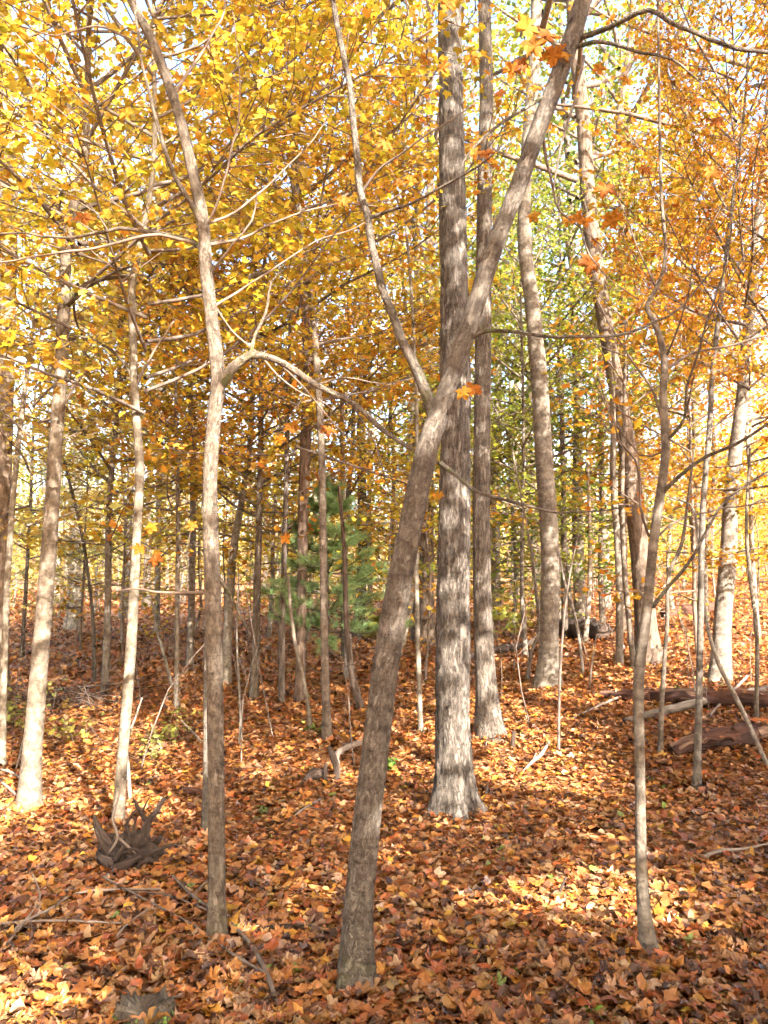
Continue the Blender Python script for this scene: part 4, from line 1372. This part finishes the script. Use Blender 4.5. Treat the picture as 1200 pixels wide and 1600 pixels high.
# labels for the scattered trees: kind, colour and the gap in which each stands
KN = {"canopy": "tall", "thick": "tall thick", "under": "low", "dense": "dense", "sap": "small", "pole": "bare thin", "stem": "hair-thin"}
KT = {"canopy": "tree", "thick": "tree", "under": "maple", "dense": "maple", "sap": "sapling", "pole": "pole", "stem": "dry weed"}
DIST = [(16, "near"), (26, "midway"), (38, "distant"), (1e9, "farthest")]
ORD = ["leftmost", "second from left", "third from left", "fourth from left", "fifth from left", "sixth from left", "seventh from left", "eighth from left", "ninth from left", "tenth from left", "eleventh from left", "twelfth from left", "thirteenth from left", "fourteenth from left", "fifteenth from left", "sixteenth from left"]
buckets = {}
for rec in SCAT:
    root, kind, u, y, colour = rec
    zone = between(u) if y > 2 else None
    if zone is None:
        zone = "out of frame at right" if rec[0].location.x > 0 else "out of frame at left"
        if y < 2:
            zone = "added for shade behind the camera at right" if rec[0].location.x > 0 else "added for shade behind the camera at left"
    dn = next(n for lim, n in DIST if y < lim)
    cn = "" if kind in ("pole", "stem") else CNAME[colour] + " "
    base = "%s %s %s%s %s" % (dn, KN[kind], cn, KT[kind], zone)
    buckets.setdefault(base, []).append(rec)
for base, recs in buckets.items():
    recs.sort(key=lambda q: q[2])
    for i, rec in enumerate(recs):
        lb = base if len(recs) == 1 else "%s, %s" % (base, ORD[min(i, 15)])
        tag(rec[0], lb, "weed" if rec[1] == "stem" else "tree", {"canopy": "tall trees in the wood behind", "thick": "tall shade trees added around the camera", "under": "understory maples in the wood behind", "dense": "shade maples added around the camera", "sap": "leafy saplings in the wood behind", "pole": "bare poles in the wood behind", "stem": "bare dry weeds in the leaves"}[rec[1]])


# ------------------------------------------------------------------ young white pine
def build_pine():
    g = on_ground(508, 1085)
    D = g[1]
    foot = np.array([g[0], D, float(ground_z(g[0], D))])
    root = empty("pine_tree", foot)
    tag(root, "young soft-needled green pine in the middle distance, the only conifer", "tree")
    H = at(510, 765, D)[2] - foot[2]
    P = np.array([[0, 0, -.1], [.02, 0, H * .4], [0, .02, H * .75], [.0, 0, H]])
    obj("trunk", trunk_mesh("pine_trunk", P, np.array([.045, .035, .02, .006]), M_DARK, 1, .3, .1, 4, .03, 3), root)
    r = np.random.default_rng(5)
    parts, tufts = [], []
    for wh in range(8):
        u = wh / 7
        h = H * (.30 + .66 * u)
        nb = 8
        for b in range(nb):
            az = wh * .9 + b * 6.283 / nb + r.normal(0, .25)
            Ln = (1.0 - .8 * u ** 1.3) * H * .36 * r.uniform(.6, 1.25)
            e = math.radians(4 + 30 * u + r.normal(0, 8))
            d = np.array([math.cos(az) * math.cos(e), math.sin(az) * math.cos(e), math.sin(e)])
            p0 = np.array([0, 0, h])
            p1 = p0 + d * Ln * .55 + np.array([0, 0, -.02])
            p2 = p0 + d * Ln + np.array([0, 0, .07 * Ln])
            parts.append(branch_parts(np.array([p0, p1, p2]), np.array([.011, .007, .003]), 4, .15))
            for t in np.linspace(.4, 1.0, 6):
                c = p0 + (p2 - p0) * t
                for q in range(3):
                    sd = np.cross(d, UP)
                    off = sd * r.normal(0, .22 * Ln * (1.25 - t)) + r.normal(0, .03, 3)
                    dd = d + sd * np.sign(off @ sd) * .7 + UP * .35 + r.normal(0, .2, 3)
                    tufts.append((c + off, dd / np.linalg.norm(dd)))
                    parts.append(branch_parts(np.array([c, c + off * .5, c + off]), np.array([.004, .003, .002]), 3, .3))
    V, Fq, B = join(parts)
    obj("branches", make_mesh("pine_branches", V, Fq, M_DARK, {"bark": B}), root)
    nn = 60
    C = np.repeat(np.array([t[0] for t in tufts]), nn, 0)
    Dv = np.repeat(np.array([t[1] for t in tufts]), nn, 0)
    n = len(C)
    nd = Dv * .8 + r.normal(0, .48, (n, 3))
    nd /= np.linalg.norm(nd, axis=1)[:, None]
    start = C + Dv * r.uniform(-.07, .05, (n, 1))
    ln = r.uniform(.07, .125, (n, 1))
    sd = np.cross(nd, r.normal(0, 1, (n, 3)))
    sd /= np.linalg.norm(sd, axis=1)[:, None]
    Vn = np.stack([start - sd * .0022, start + sd * .0022, start + nd * ln], 1).reshape(-1, 3)
    Ft = np.arange(n * 3).reshape(-1, 3)
    rn = np.repeat(np.stack([r.uniform(.2, .8, n), r.random(n), np.zeros(n)], -1), 3, 0)
    o = obj("crown", make_mesh("pine_crown", Vn, [Ft], M_NEEDLE, {"rnd": rn}, smooth=False), root)
    o.color = (.34, .47, .18, 1)


build_pine()


# ------------------------------------------------------------------ dead wood on the floor
def lumpy_tube(name, P, R, mat, segs=18, step=.04, amp=.12, seed=0, freq=6.0, parent=None, smooth=True):
    p, rr = resample(P, R, step)
    V, q, t, B, Nn, s = tube(p, rr, segs)
    n = len(p)
    bk = B[:n * segs].reshape(n, segs, 3)
    off = rr[:, None] * amp * (fbm(bk * np.array([freq * 2, freq * 2, freq * .5]) + seed, 3, seed) * 1.5 + .6 * np.abs(vnoise(bk * np.array([40, 40, 4.0]), seed + 2)))
    V[:n * segs] = (V[:n * segs].reshape(n, segs, 3) + Nn * off[..., None]).reshape(-1, 3)
    # close the near end
    k = len(V)
    V = np.vstack([V, p[:1] + (p[1] - p[0]) * .5])
    B = np.vstack([B, [[0, 0, 0]]])
    t2 = np.stack([(np.arange(segs) + 1) % segs, np.arange(segs), np.full(segs, k)], -1)
    return obj(name, make_mesh(name, V, [q, np.vstack([t, t2])], mat, {"bark": B}, smooth), parent)


def ground_pt(px, py, lift=0.0):
    g = on_ground(px, py)
    return np.array([g[0], g[1], float(ground_z(g[0], g[1])) + lift])


def rotten_log(label, pts, radii, seed, n_plates):
    """A decayed log: dark rotted core, ragged plates of bark and sapwood left on top, leaves caught on it."""
    base = np.array(pts[0])
    root = empty("rotten_log", base)
    tag(root, label, "log")
    lumpy_tube("log_core", np.array(pts) - base, np.array(radii) * .86, M_ROTCORE, 22, .03, .7, seed, 6.0, root, True)
    p, rr = resample(np.array(pts) - base, radii, .03)
    r = np.random.default_rng(seed)
    for k in range(n_plates):
        i0 = int(len(p) * (k + r.uniform(-.2, .1)) / n_plates)
        i1 = int(len(p) * (k + 1.25 + r.uniform(-.1, .2)) / n_plates)
        i0, i1 = max(0, i0), min(len(p), max(i0 + 6, i1))
        n = i1 - i0
        if n < 5:
            continue
        a0, a1 = r.uniform(-2.9, -2.2), r.uniform(-.6, .35)
        m = 14
        T = np.gradient(p[i0:i1], axis=0)
        T /= np.linalg.norm(T, axis=1)[:, None]
        side = np.cross(T, UP)
        side /= np.linalg.norm(side, axis=1)[:, None]
        upv = np.cross(side, T)
        t = np.linspace(0, 1, m)
        edge = 1 + .25 * vnoise(np.stack([np.arange(n) * .35, np.full(n, seed + k), np.zeros(n)], -1), seed)[:, None] * (2 * t[None] - 1) ** 2
        ang = -(a0 + (a1 - a0) * (.5 + (t[None] - .5) * edge))
        gr = np.stack([np.broadcast_to(np.arange(n)[:, None] * .12, (n, m)), np.broadcast_to(t[None] * 5, (n, m)), np.full((n, m), k * 3.7)], -1)
        bump = 1.03 + .16 * fbm(gr * np.array([.5, 2.6, 1]), 3, seed + 3) + .05 * (k % 2)
        R1 = rr[i0:i1, None] * bump
        V1 = p[i0:i1, None] + R1[..., None] * (np.cos(ang)[..., None] * side[:, None] + np.sin(ang)[..., None] * upv[:, None])
        V0 = p[i0:i1, None] + (R1 - .016)[..., None] * (np.cos(ang)[..., None] * side[:, None] + np.sin(ang)[..., None] * upv[:, None])
        V = np.vstack([V1.reshape(-1, 3), V0.reshape(-1, 3)])
        ii_, jj_ = np.meshgrid(np.arange(n - 1), np.arange(m - 1), indexing="ij")
        q1 = np.stack([ii_ * m + jj_, ii_ * m + jj_ + 1, (ii_ + 1) * m + jj_ + 1, (ii_ + 1) * m + jj_], -1).reshape(-1, 4)
        o = n * m
        rim = [np.stack([np.arange(n - 1) * m, (np.arange(n - 1) + 1) * m, (np.arange(n - 1) + 1) * m + o, np.arange(n - 1) * m + o], -1),
               np.stack([np.arange(n - 1) * m + m - 1, np.arange(n - 1) * m + m - 1 + o, (np.arange(n - 1) + 1) * m + m - 1 + o, (np.arange(n - 1) + 1) * m + m - 1], -1),
               np.stack([np.arange(m - 1), np.arange(m - 1) + o, np.arange(m - 1) + 1 + o, np.arange(m - 1) + 1], -1),
               np.stack([(n - 1) * m + np.arange(m - 1), (n - 1) * m + np.arange(m - 1) + 1, (n - 1) * m + np.arange(m - 1) + 1 + o, (n - 1) * m + np.arange(m - 1) + o], -1)]
        bk = np.stack([np.broadcast_to(t[None] * .35, (n, m)), np.full((n, m), k * .4), np.broadcast_to(np.arange(n)[:, None] * .03, (n, m))], -1).reshape(-1, 3)
        obj("bark_plate", make_mesh("bark_plate", V, [q1, q1[:, ::-1] + o] + rim, M_ROT if k % 3 else M_GREYROT, {"bark": np.vstack([bk, bk])}, False), root)
    # fallen leaves lodged on and against it
    m = 130
    i = r.integers(0, len(p), m)
    off = r.normal(0, .13, m)
    side = np.cross(np.gradient(p, axis=0)[i], UP)
    side /= np.linalg.norm(side, axis=1)[:, None]
    pos = p[i] + side * off[:, None]
    w = pos + base
    gz = ground_z(w[:, 0], w[:, 1]) - base[2]
    topz = p[i][:, 2] + np.sqrt(np.maximum(rr[i] ** 2 - off ** 2, 0)) * 1.15 + .012
    pos[:, 2] = np.where(np.abs(off) < rr[i], topz, gz + .04)
    keep = (np.abs(off) > rr[i]) | (r.random(m) < .45)
    pos = pos[keep]
    m = len(pos)
    nr = np.stack([r.normal(0, .35, m), r.normal(0, .35, m), np.ones(m)], -1)
    V, Fc, kk, loc = leaf_arrays(pos, nr, r.normal(0, 1, (m, 3)), r.uniform(.036, .062, m), LEAF_MID, .4, .35, r)
    lo = obj("lodged_leaves", make_mesh("lodged_leaves", V, [Fc], M_LITTER, {"leafcol": np.repeat(np.concatenate([litter_colours(m, r), np.ones((m, 1))], 1), kk, axis=0), "leafpos": loc}, True), root)
    lo["kind"] = "stuff"


up = np.array([0, 0, .09])
a, b = ground_pt(1050, 1182), ground_pt(1330, 1165)
b[1] = a[1] + .25
b[2] = float(ground_z(b[0], b[1]))
rotten_log("thick reddish rotten log lying at the right edge beyond the thin straight pole", [a + up * .3, a + (b - a) * .15 + up * .65, a + (b - a) * .5 + up * .75, b + up * .6], [.07, .115, .125, .125], 4, 6)
a, b = ground_pt(925, 1088), ground_pt(1290, 1118)
rotten_log("crumbling dark red log behind the long grey log, half buried in leaves", [a + up * .1, a + (b - a) * .3 + up * .6, a + (b - a) * .7 + up * .8, b + up * .7], [.04, .09, .12, .12], 9, 8)
a = ground_pt(975, 1132, .03)
lg = lumpy_tube("fallen_log", [a, at(1030, 1112, a[1] + .1), at(1100, 1096, a[1] + .25), at(1200, 1078, a[1] + .4), at(1300, 1060, a[1] + .5)], [.03, .042, .046, .05, .05], M_LOGGREY, 14, .05, .2, 3)
tag(lg, "long smooth grey fallen trunk lying before the crumbling red log at right", "log")
a, b = ground_pt(870, 992, .1), ground_pt(946, 1000, .1)
lg = lumpy_tube("rotten_log", [a, (a + b) / 2 + up * .6, b], [.16, .19, .17], M_DARKWOOD, 16, .08, .3, 6)
tag(lg, "short dark log far back, left of the dark leaning trunk", "log")
a, b = ground_pt(1035, 968, .1), ground_pt(1125, 958, .1)
lg = lumpy_tube("rotten_log", [a, (a + b) / 2 + up * .3, b], [.12, .16, .13], M_ROT, 14, .1, .3, 16)
tag(lg, "brown log far back on the sunlit slope, right of the dark leaning trunk", "log")
a, b = ground_pt(700, 1040, .05), ground_pt(840, 1010, .08)
lg = lumpy_tube("rotten_log", [a, (a + b) / 2 + up * .3, b], [.05, .07, .06], M_DARKWOOD, 10, .1, .25, 26)
tag(lg, "thin dark log behind the grey trunk, left of the dappled curving trunk", "log")
a, b = ground_pt(385, 1464, .02), ground_pt(532, 1468, .02)
lg = lumpy_tube("fallen_limb", [a, (a + b) / 2 + np.array([0, .02, .012]), b], [.016, .022, .02], M_DARKWOOD, 10, .03, .25, 31)
tag(lg, "dark limb sunk in leaves between the slim upright maple and leaning maple feet", "limb")
a, b = ground_pt(575, 1240, .02), ground_pt(680, 1262, .03)
a, b = ground_pt(285, 1243, .03), ground_pt(318, 1248, .03)
lg = lumpy_tube("fallen_limb", [a, (a + b) / 2 + np.array([0, 0, .01]), b], [.03, .036, .03], M_ROT, 12, .03, .2, 33)
tag(lg, "short round brown wood piece left of the slim upright maple", "limb")


# the dark uprooted stump at left
def root_wad():
    g = ground_pt(205, 1362)
    D = g[1]
    k = D / F_PX
    root = empty("uprooted_stump", g)
    tag(root, "dark weathered uprooted stump with jagged roots in front of the pale wavy trunk", "stump")

    def q(px, py, dd=0.0):
        return at(px, py, D + dd) - g
    # broken butt: a jagged lump of split wood
    nu, nv = 56, 36
    uu, vv = np.meshgrid(np.arange(nu) * 2 * math.pi / nu, np.linspace(.02, math.pi - .02, nv))
    dirs = np.stack([np.cos(uu) * np.sin(vv), np.sin(uu) * np.sin(vv), np.cos(vv)], -1)
    rid = 1 - 1.6 * np.abs(vnoise(dirs * np.array([2.2, 2.2, 1.5]) + 3.3, 5)) + .55 * (1 - 2 * np.abs(vnoise(dirs * np.array([7, 7, 3.0]), 8))) + .18 * vnoise(dirs * 19, 11)
    rad = .72 + .36 * rid
    c0 = q(200, 1336, .05)
    Vb = (c0 + dirs * rad[..., None] * np.array([43 * k, 32 * k, 32 * k])).reshape(-1, 3)
    iu, iv = np.meshgrid(np.arange(nu), np.arange(nv - 1))
    Q = np.stack([iv * nu + iu, iv * nu + (iu + 1) % nu, (iv + 1) * nu + (iu + 1) % nu, (iv + 1) * nu + iu], -1).reshape(-1, 4)
    Bk = np.stack([Vb[:, 0], Vb[:, 1], Vb[:, 2] * 3], -1)
    obj("stump_body", make_mesh("stump_body", Vb, [Q[:, ::-1]], M_DARKWOOD, {"bark": Bk}, True), root)
    for i, (pts, ws) in enumerate([
        ([(194, 1340, .02), (168, 1320, .0), (154, 1297, -.02), (147, 1274, -.04)], [28, 20, 12, 4]),
        ([(218, 1330, .06), (226, 1302, .05), (231, 1285, .04), (243, 1268, .03), (257, 1247, .02)], [22, 15, 11, 9, 7]),
        ([(231, 1287, .04), (222, 1273, .05), (214, 1259, .05), (208, 1247, .06)], [9, 8, 7, 2]),
        ([(222, 1270, .05), (228, 1256, .05), (234, 1245, .05)], [4, 3, 2]),
        ([(212, 1318, .05), (209, 1295, .05), (214, 1278, .05)], [10, 5, 2]),
        ([(206, 1312, .03), (198, 1290, .02), (207, 1272, .0), (214, 1264, .0)], [8, 4, 3, 2]),
        ([(228, 1326, .1), (244, 1316, .1), (253, 1306, .08)], [14, 11, 5]),
        ([(225, 1336, .02), (243, 1330, -.02), (262, 1322, -.02), (285, 1318, 0)], [9, 6, 4, 2]),
        ([(176, 1350, -.08), (160, 1342, -.1), (155, 1336, -.1)], [18, 10, 5]),
        ([(170, 1362, -.1), (196, 1352, -.13), (224, 1336, -.08)], [10, 14, 6]),
        ([(180, 1344, -.12), (190, 1328, -.13), (200, 1316, -.1), (196, 1304, -.06)], [6, 5, 4, 3]),
        ([(212, 1362, -.08), (222, 1346, -.1), (240, 1340, -.06)], [9, 8, 4]),
        ([(192, 1334, -.12), (208, 1326, -.14), (222, 1334, -.12), (226, 1350, -.1)], [4, 4, 3, 2]),
    ]):
        P = [q(*a) for a in pts]
        lumpy_tube("root", P, np.array(ws) / 2 * k, M_DARKWOOD, 10, .012, .45, 40 + i, 12.0, root)
    lumpy_tube("root", [q(168, 1336, -.1), q(184, 1308, -.12), q(176, 1280, -.1), q(184, 1250, -.05), q(192, 1215, 0)], np.array([1.6, 2, 2, 1.8, 1.2]) * k, M_GREYWOOD, 6, .03, .1, 60, 6.0, root)
    lumpy_tube("root", [q(184, 1308, -.12), q(200, 1322, -.13), q(212, 1334, -.12)], np.array([1.8, 1.6, 1.0]) * k, M_GREYWOOD, 6, .03, .1, 61, 6.0, root)


root_wad()


def broken_stub(name, label, pts, mat, seed, w):
    g = ground_pt(pts[0][0], pts[0][1])
    D = g[1]
    P = [at(px, py, D + dd) for px, py, dd in pts]
    P[0] = np.array([P[0][0], P[0][1], g[2] - .04])
    R = np.array(w) / 2 / F_PX * D
    o = lumpy_tube(name, P, R, mat, 12, .02, .25, seed, 8.0)
    tag(o, label, "dead wood")


broken_stub("broken_snag", "small curved broken snag in the leaves left of the leaning maple", [(527, 1218, 0), (526, 1200, 0), (520, 1182, 0), (513, 1166, 0)], M_DARKWOOD, 3, [11, 11, 10, 6])
broken_stub("broken_snag", "short upright dark splinter beside the small curved snag", [(508, 1228, 0), (508, 1212, 0), (509, 1192, 0)], M_DARKWOOD, 5, [9, 7, 3])
broken_stub("broken_snag", "small black stub in the leaves right of the grey trunk's foot", [(801, 1172, 0), (802, 1158, 0), (803, 1142, 0)], M_DARKWOOD, 7, [8, 8, 5])
broken_stub("broken_snag", "tiny dark stub beside the furrowed oak's right foot", [(758, 1250, 0), (760, 1238, 0), (762, 1226, 0)], M_DARKWOOD, 8, [7, 5, 2])
broken_stub("broken_snag", "little leaning dark stick poking from the sunlit leaves at lower right", [(868, 1408, 0), (876, 1390, 0), (885, 1370, 0)], M_DARKWOOD, 9, [7, 5, 3])
a, b = ground_pt(475, 1226, .02), ground_pt(508, 1222, .05)
tag(lumpy_tube("bark_slab", [a, (a + b) / 2 + np.array([0, 0, .04]), b], [.02, .055, .04], M_DARKWOOD, 10, .03, .3, 12), "low dark chunk of rotten bark left of the small curved snag", "dead wood")
a, b = ground_pt(530, 1190, .06), ground_pt(575, 1178, .08)
tag(lumpy_tube("fallen_limb", [ground_pt(528, 1205, .02), a + np.array([0, 0, .03]), b + np.array([0, 0, .03]), ground_pt(600, 1186, .02)], [.02, .03, .03, .02], M_GREYWOOD, 10, .03, .2, 13), "arched grey limb lying behind the small curved snag", "limb")

# cut stump at the bottom edge
g = ground_pt(232, 1600)
g[1] -= .05
g[2] = float(ground_z(g[0], g[1]))
top = at(232, 1572, g[1])
stump = empty("cut_stump", g)
tag(stump, "low mossy cut stump just showing at the bottom edge, left side", "stump")
hz = top[2] - g[2]
P, R = resample([[0, 0, -.1], [0, 0, hz * .5], [0, 0, hz]], [.115, .108, .104], .012)
V, q, t, B, Nn, s = tube(P, R, 64, cap=True)
n = len(P)
bk = B[:n * 64].reshape(n, 64, 3)
off = .018 * (np.abs(vnoise(bk * np.array([42, 42, 6.0]), 4)) - .4)
off[-1] -= .012 * np.abs(vnoise(bk[-1] * 60, 3))
V[:n * 64] = (V[:n * 64].reshape(n, 64, 3) + Nn * off[..., None]).reshape(-1, 3)
V[-65:-1, 2] += .045 * np.maximum(vnoise(bk[-1] * 60, 8), -.3)
V[-1, 2] -= .03
obj("stump_body", make_mesh("stump_body", V, [q, t], M_STUMP, {"bark": B}, smooth=True), stump)
r_m = np.random.default_rng(3)
mp_, mn_ = [], []
for k in range(90):
    a = r_m.uniform(-2.8, -.3)
    mp_.append([.112 * math.cos(a), .112 * math.sin(a), hz - abs(r_m.normal(0, .05))])
    mn_.append([math.cos(a), math.sin(a), .5])
V, Fc, kk, _ = leaf_arrays(np.array(mp_), np.array(mn_) + r_m.normal(0, .4, (90, 3)), r_m.normal(0, 1, (90, 3)), r_m.uniform(.008, .02, 90), LEAF_OVAL, .2, .1, r_m)
mo = obj("moss", make_mesh("moss", V, [Fc], M_GREEN, smooth=False), stump)
mo["kind"] = "stuff"

# fallen twigs and sticks
STICKS = [
    ("dead_branch", "long forked brown twig lying across the leaves left of the leaning maple's foot", M_TWIG, [[(438, 1598, 8), (415, 1540, 8), (385, 1490, 7), (345, 1450, 6), (300, 1415, 5), (268, 1382, 3)], [(415, 1543, 5), (360, 1510, 5), (310, 1470, 4), (240, 1430, 3), (160, 1385, 3)], [(345, 1450, 4), (262, 1415, 3), (200, 1410, 2)], [(300, 1415, 3), (330, 1385, 2), (352, 1370, 2)]]),
    ("dead_branch", "bundle of pale crossing twigs at the lower left edge", M_GREYWOOD, [[(0, 1500, 6), (30, 1465, 5), (75, 1440, 5), (130, 1410, 4), (250, 1405, 3)], [(0, 1462, 4), (80, 1458, 4), (190, 1460, 3)], [(10, 1495, 4), (40, 1455, 4), (62, 1420, 3), (50, 1380, 2)], [(180, 1485, 3), (200, 1460, 3), (230, 1440, 2)]]),
    ("fallen_stick", "pale crooked stick in sunlit leaves right of the furrowed oak", M_GREYWOOD, [[(815, 1213, 4), (832, 1200, 6), (845, 1188, 6), (858, 1168, 4)], [(832, 1200, 3), (838, 1185, 2)]]),
    ("fallen_stick", "white forked stick propped against the long grey fallen trunk", M_GREYWOOD, [[(1108, 1122, 5), (1135, 1098, 5), (1168, 1064, 4)], [(1140, 1094, 3), (1155, 1090, 2)]]),
    ("fallen_stick", "pale straight stick on the slope left of the slender right sapling", M_GREYWOOD, [[(885, 1130, 3), (940, 1108, 4), (985, 1090, 4)]]),
    ("fallen_stick", "thin stick with raised end in the leaves at right", M_GREYWOOD, [[(1090, 1352, 6), (1120, 1345, 7), (1165, 1340, 4), (1215, 1328, 3)]]),
    ("fallen_stick", "dark forked twig in the leaves left of the leaning maple", M_TWIG, [[(452, 1285, 3), (480, 1270, 4), (505, 1256, 3)], [(480, 1270, 2), (520, 1280, 2)]]),
    ("fallen_stick", "pale twig on the bank behind the pale leaning trunk", M_GREYWOOD, [[(0, 1225, 5), (12, 1240, 5), (30, 1258, 4)], [(2, 1212, 4), (20, 1218, 4), (38, 1232, 3)]]),
    ("fallen_stick", "thin grey twig between the pine foot and the slim upright maple", M_GREYWOOD, [[(283, 1130, 4), (300, 1150, 4), (315, 1168, 3)], [(236, 1140, 3), (252, 1178, 4)]]),
]
for nm, lb, mat, lines in STICKS:
    parts = []
    base = ground_pt(lines[0][0][0], lines[0][0][1])
    root = None
    for ln in lines:
        P, R = [], []
        for px, py, w in ln:
            g = ground_pt(px, py, .05)
            P.append(g)
            R.append(max(.0018, w / 2 / F_PX * g[1]))
        P = np.array(P)
        P[0, 2] -= .03 if ln is lines[0] else 0
        parts.append(branch_parts(P - base, np.array(R), 7, .04))
    V, Fq, B = join(parts)
    o = obj(nm, make_mesh(nm, V, Fq, mat, {"bark": B}))
    o.location = base.tolist()
    tag(o, lb, "stick")

# pale dead saplings standing askew (bare, rooted in the floor)
LEANERS = [
    ("dead_sapling", "long white bare stem arching down to the ground at the right edge", [(1205, 1186, 7, -.2), (1160, 1110, 7, -.1), (1120, 1030, 7, 0), (1102, 960, 6, .1), (1095, 890, 5, .2), (1085, 800, 4, .3), (1060, 780, 3, .3)], 1.25),
    ("dead_sapling", "white bare stem leaning right of the dappled curving trunk", [(912, 1056, 5, 0), (905, 1000, 5, 0), (895, 950, 5, 0), (882, 910, 4, 0), (872, 850, 3, 0)], 1.2),
    ("dead_sapling", "white forked stick rising beside the pale wavy trunk", [(205, 1255, 7, 0), (200, 1200, 6, 0), (198, 1160, 5, 0), (212, 1120, 3, 0), (222, 1090, 2, 0)], 1.2),
    ("dead_sapling", "pale bare stem leaning left, beyond the pale wavy trunk", [(272, 1078, 5, 0), (258, 1030, 5, 0), (245, 985, 4, 0), (238, 940, 3, 0)], 1.1),
    ("dead_sapling", "white thin stem upright behind the leaning maple's trunk", [(604, 1010, 5, 0), (600, 960, 5, 0), (606, 900, 4, 0), (612, 800, 3, 0)], 1.3),
    ("dead_sapling", "grey bare stem right of the slim upright maple, low and thin", [(378, 1160, 4, 0), (374, 1080, 4, 0), (370, 1000, 3, 0), (372, 920, 2, 0)], 1.0),
    ("dead_sapling", "dark bowed stem in front of the broad pale trunk at left", [(148, 1070, 6, 0), (146, 980, 6, 0), (138, 900, 5, 0), (125, 820, 5, 0), (105, 740, 4, 0), (92, 690, 3, 0)], .6),
]
for nm, lb, pts, tn in LEANERS:
    g = ground_pt(pts[0][0], pts[0][1])
    D = g[1]
    P = np.array([at(a, b, D + d) for a, b, w, d in pts])
    P[0, 2] = float(ground_z(P[0, 0], P[0, 1])) - .05
    R = np.array([w / 2 / F_PX * D for a, b, w, d in pts])
    V, q, t, B, _, _ = tube(*resample(P, R, .05), 8)
    o = obj(nm, make_mesh(nm, V, [q, t], M_PALE, {"bark": B}))
    o.color = (tn, tn, tn, 1)
    tag(o, lb, "dead sapling")


# ------------------------------------------------------------------ small green plants
def small_plant(name, label, px, py, h_px, n, colour, seed, spread=.5, shape=LEAF_OVAL, leaf_px=9, mat=None):
    g = ground_pt(px, py)
    k = g[1] / F_PX
    r = np.random.default_rng(seed)
    root = empty(name, g)
    tag(root, label, "plant")
    parts, pos, nr, tp = [], [], [], []
    for i in range(max(2, n // 9)):
        h = h_px * k * r.uniform(.6, 1.1)
        d = np.array([r.normal(0, spread), r.normal(0, spread), 1.0])
        d /= np.linalg.norm(d)
        e = d * h
        st = np.array([r.normal(0, .25) * h, r.normal(0, .25) * h, -.01])
        parts.append(branch_parts(np.array([st, st + e * .5, st + e + r.normal(0, .05 * h, 3)]), np.array([.0035, .0025, .0015]), 4, .1))
        for j in range(9):
            t = r.uniform(.3, 1.0)
            pos.append(st + e * t + r.normal(0, .1 * h, 3))
            nr.append([r.normal(0, .5), r.normal(0, .5) - .3, 1])
            tp.append([r.normal(), r.normal(), -.2])
    V, Fq, B = join(parts)
    obj("stem", make_mesh("stem", V, Fq, M_TWIG, {"bark": B}), root)
    pos = np.array(pos)
    V, Fc, kk, _ = leaf_arrays(pos, np.array(nr), np.array(tp), r.uniform(.7, 1.2, len(pos)) * leaf_px * k, shape, .2, .15, r)
    rn = np.repeat(np.stack([r.random(len(pos)), r.random(len(pos)), np.zeros(len(pos))], -1), kk, 0)
    o = obj("foliage", make_mesh("foliage", V, [Fc], M_CROWN, {"rnd": rn}, smooth=False), root)
    o.color = (*colour, 1)


small_plant("green_seedling", "bright green seedling between the leaning maple and the furrowed oak", 612, 1206, 26, 36, (.22, .34, .05), 1)
small_plant("green_seedling", "low green tuft in the leaves beneath the slender trunk before the pine", 496, 1148, 26, 36, (.28, .32, .06), 2)
small_plant("weed_clump", "airy yellow-green weeds on the bank left of the slim upright maple", 268, 1165, 60, 120, (.40, .38, .08), 3, .6, LEAF_OVAL, 9)
small_plant("weed_clump", "sparse pale weeds in front of the pale wavy trunk's sunny bank", 232, 1190, 45, 63, (.44, .38, .10), 4, .6, LEAF_OVAL, 9)
small_plant("leafy_shrub", "low yellow-green shrub beside the pale leaning trunk at far left", 18, 1150, 90, 110, (.36, .33, .07), 5, .35, LEAF_SMALL, 7)
small_plant("leafy_shrub", "low russet-yellow shrub right of the pale leaning trunk", 120, 1165, 70, 80, (.38, .29, .06), 6, .5, LEAF_SMALL, 7)
small_plant("green_seedling", "tiny dark green seedling in the leaves left of the leaning maple", 412, 1280, 20, 27, (.14, .18, .04), 7)
small_plant("leafy_shrub", "bright yellow-green leafy shrub between the grey trunk and the curving trunk", 805, 1000, 110, 220, (.42, .38, .07), 8, .5, LEAF_SMALL, 8)
small_plant("leafy_shrub", "low yellow-leaved shrub under the green pine's right side", 590, 1005, 50, 90, (.42, .36, .07), 9, .6, LEAF_SMALL, 11)
small_plant("green_seedling", "pair of round bright green leaves near the bottom right edge", 930, 1585, 14, 9, (.30, .42, .06), 10, .3, LEAF_OVAL, 22)

# brush pile on the left bank
g = ground_pt(95, 1105)
r_b = np.random.default_rng(15)
bp = []
for k in range(70):
    c = np.array([r_b.normal(0, .55), r_b.normal(0, .25), abs(r_b.normal(.08, .09))])
    d = np.array([r_b.normal(0, 1), r_b.normal(0, .5), r_b.normal(.1, .28)])
    d *= r_b.uniform(.2, .5) / np.linalg.norm(d)
    bp.append(branch_parts(np.array([c - d, c + r_b.normal(0, .02, 3), c + d]), np.array([.008, .007, .003]) * r_b.uniform(.6, 1.6), 5, .15))
V, Fq, B = join(bp)
o = obj("brush_pile", make_mesh("brush_pile", V, Fq, M_DARKWOOD, {"bark": B}))
o.location = g.tolist()
tag(o, "low tangle of dark dead twigs on the bank behind the pale leaning trunk", "brush pile")
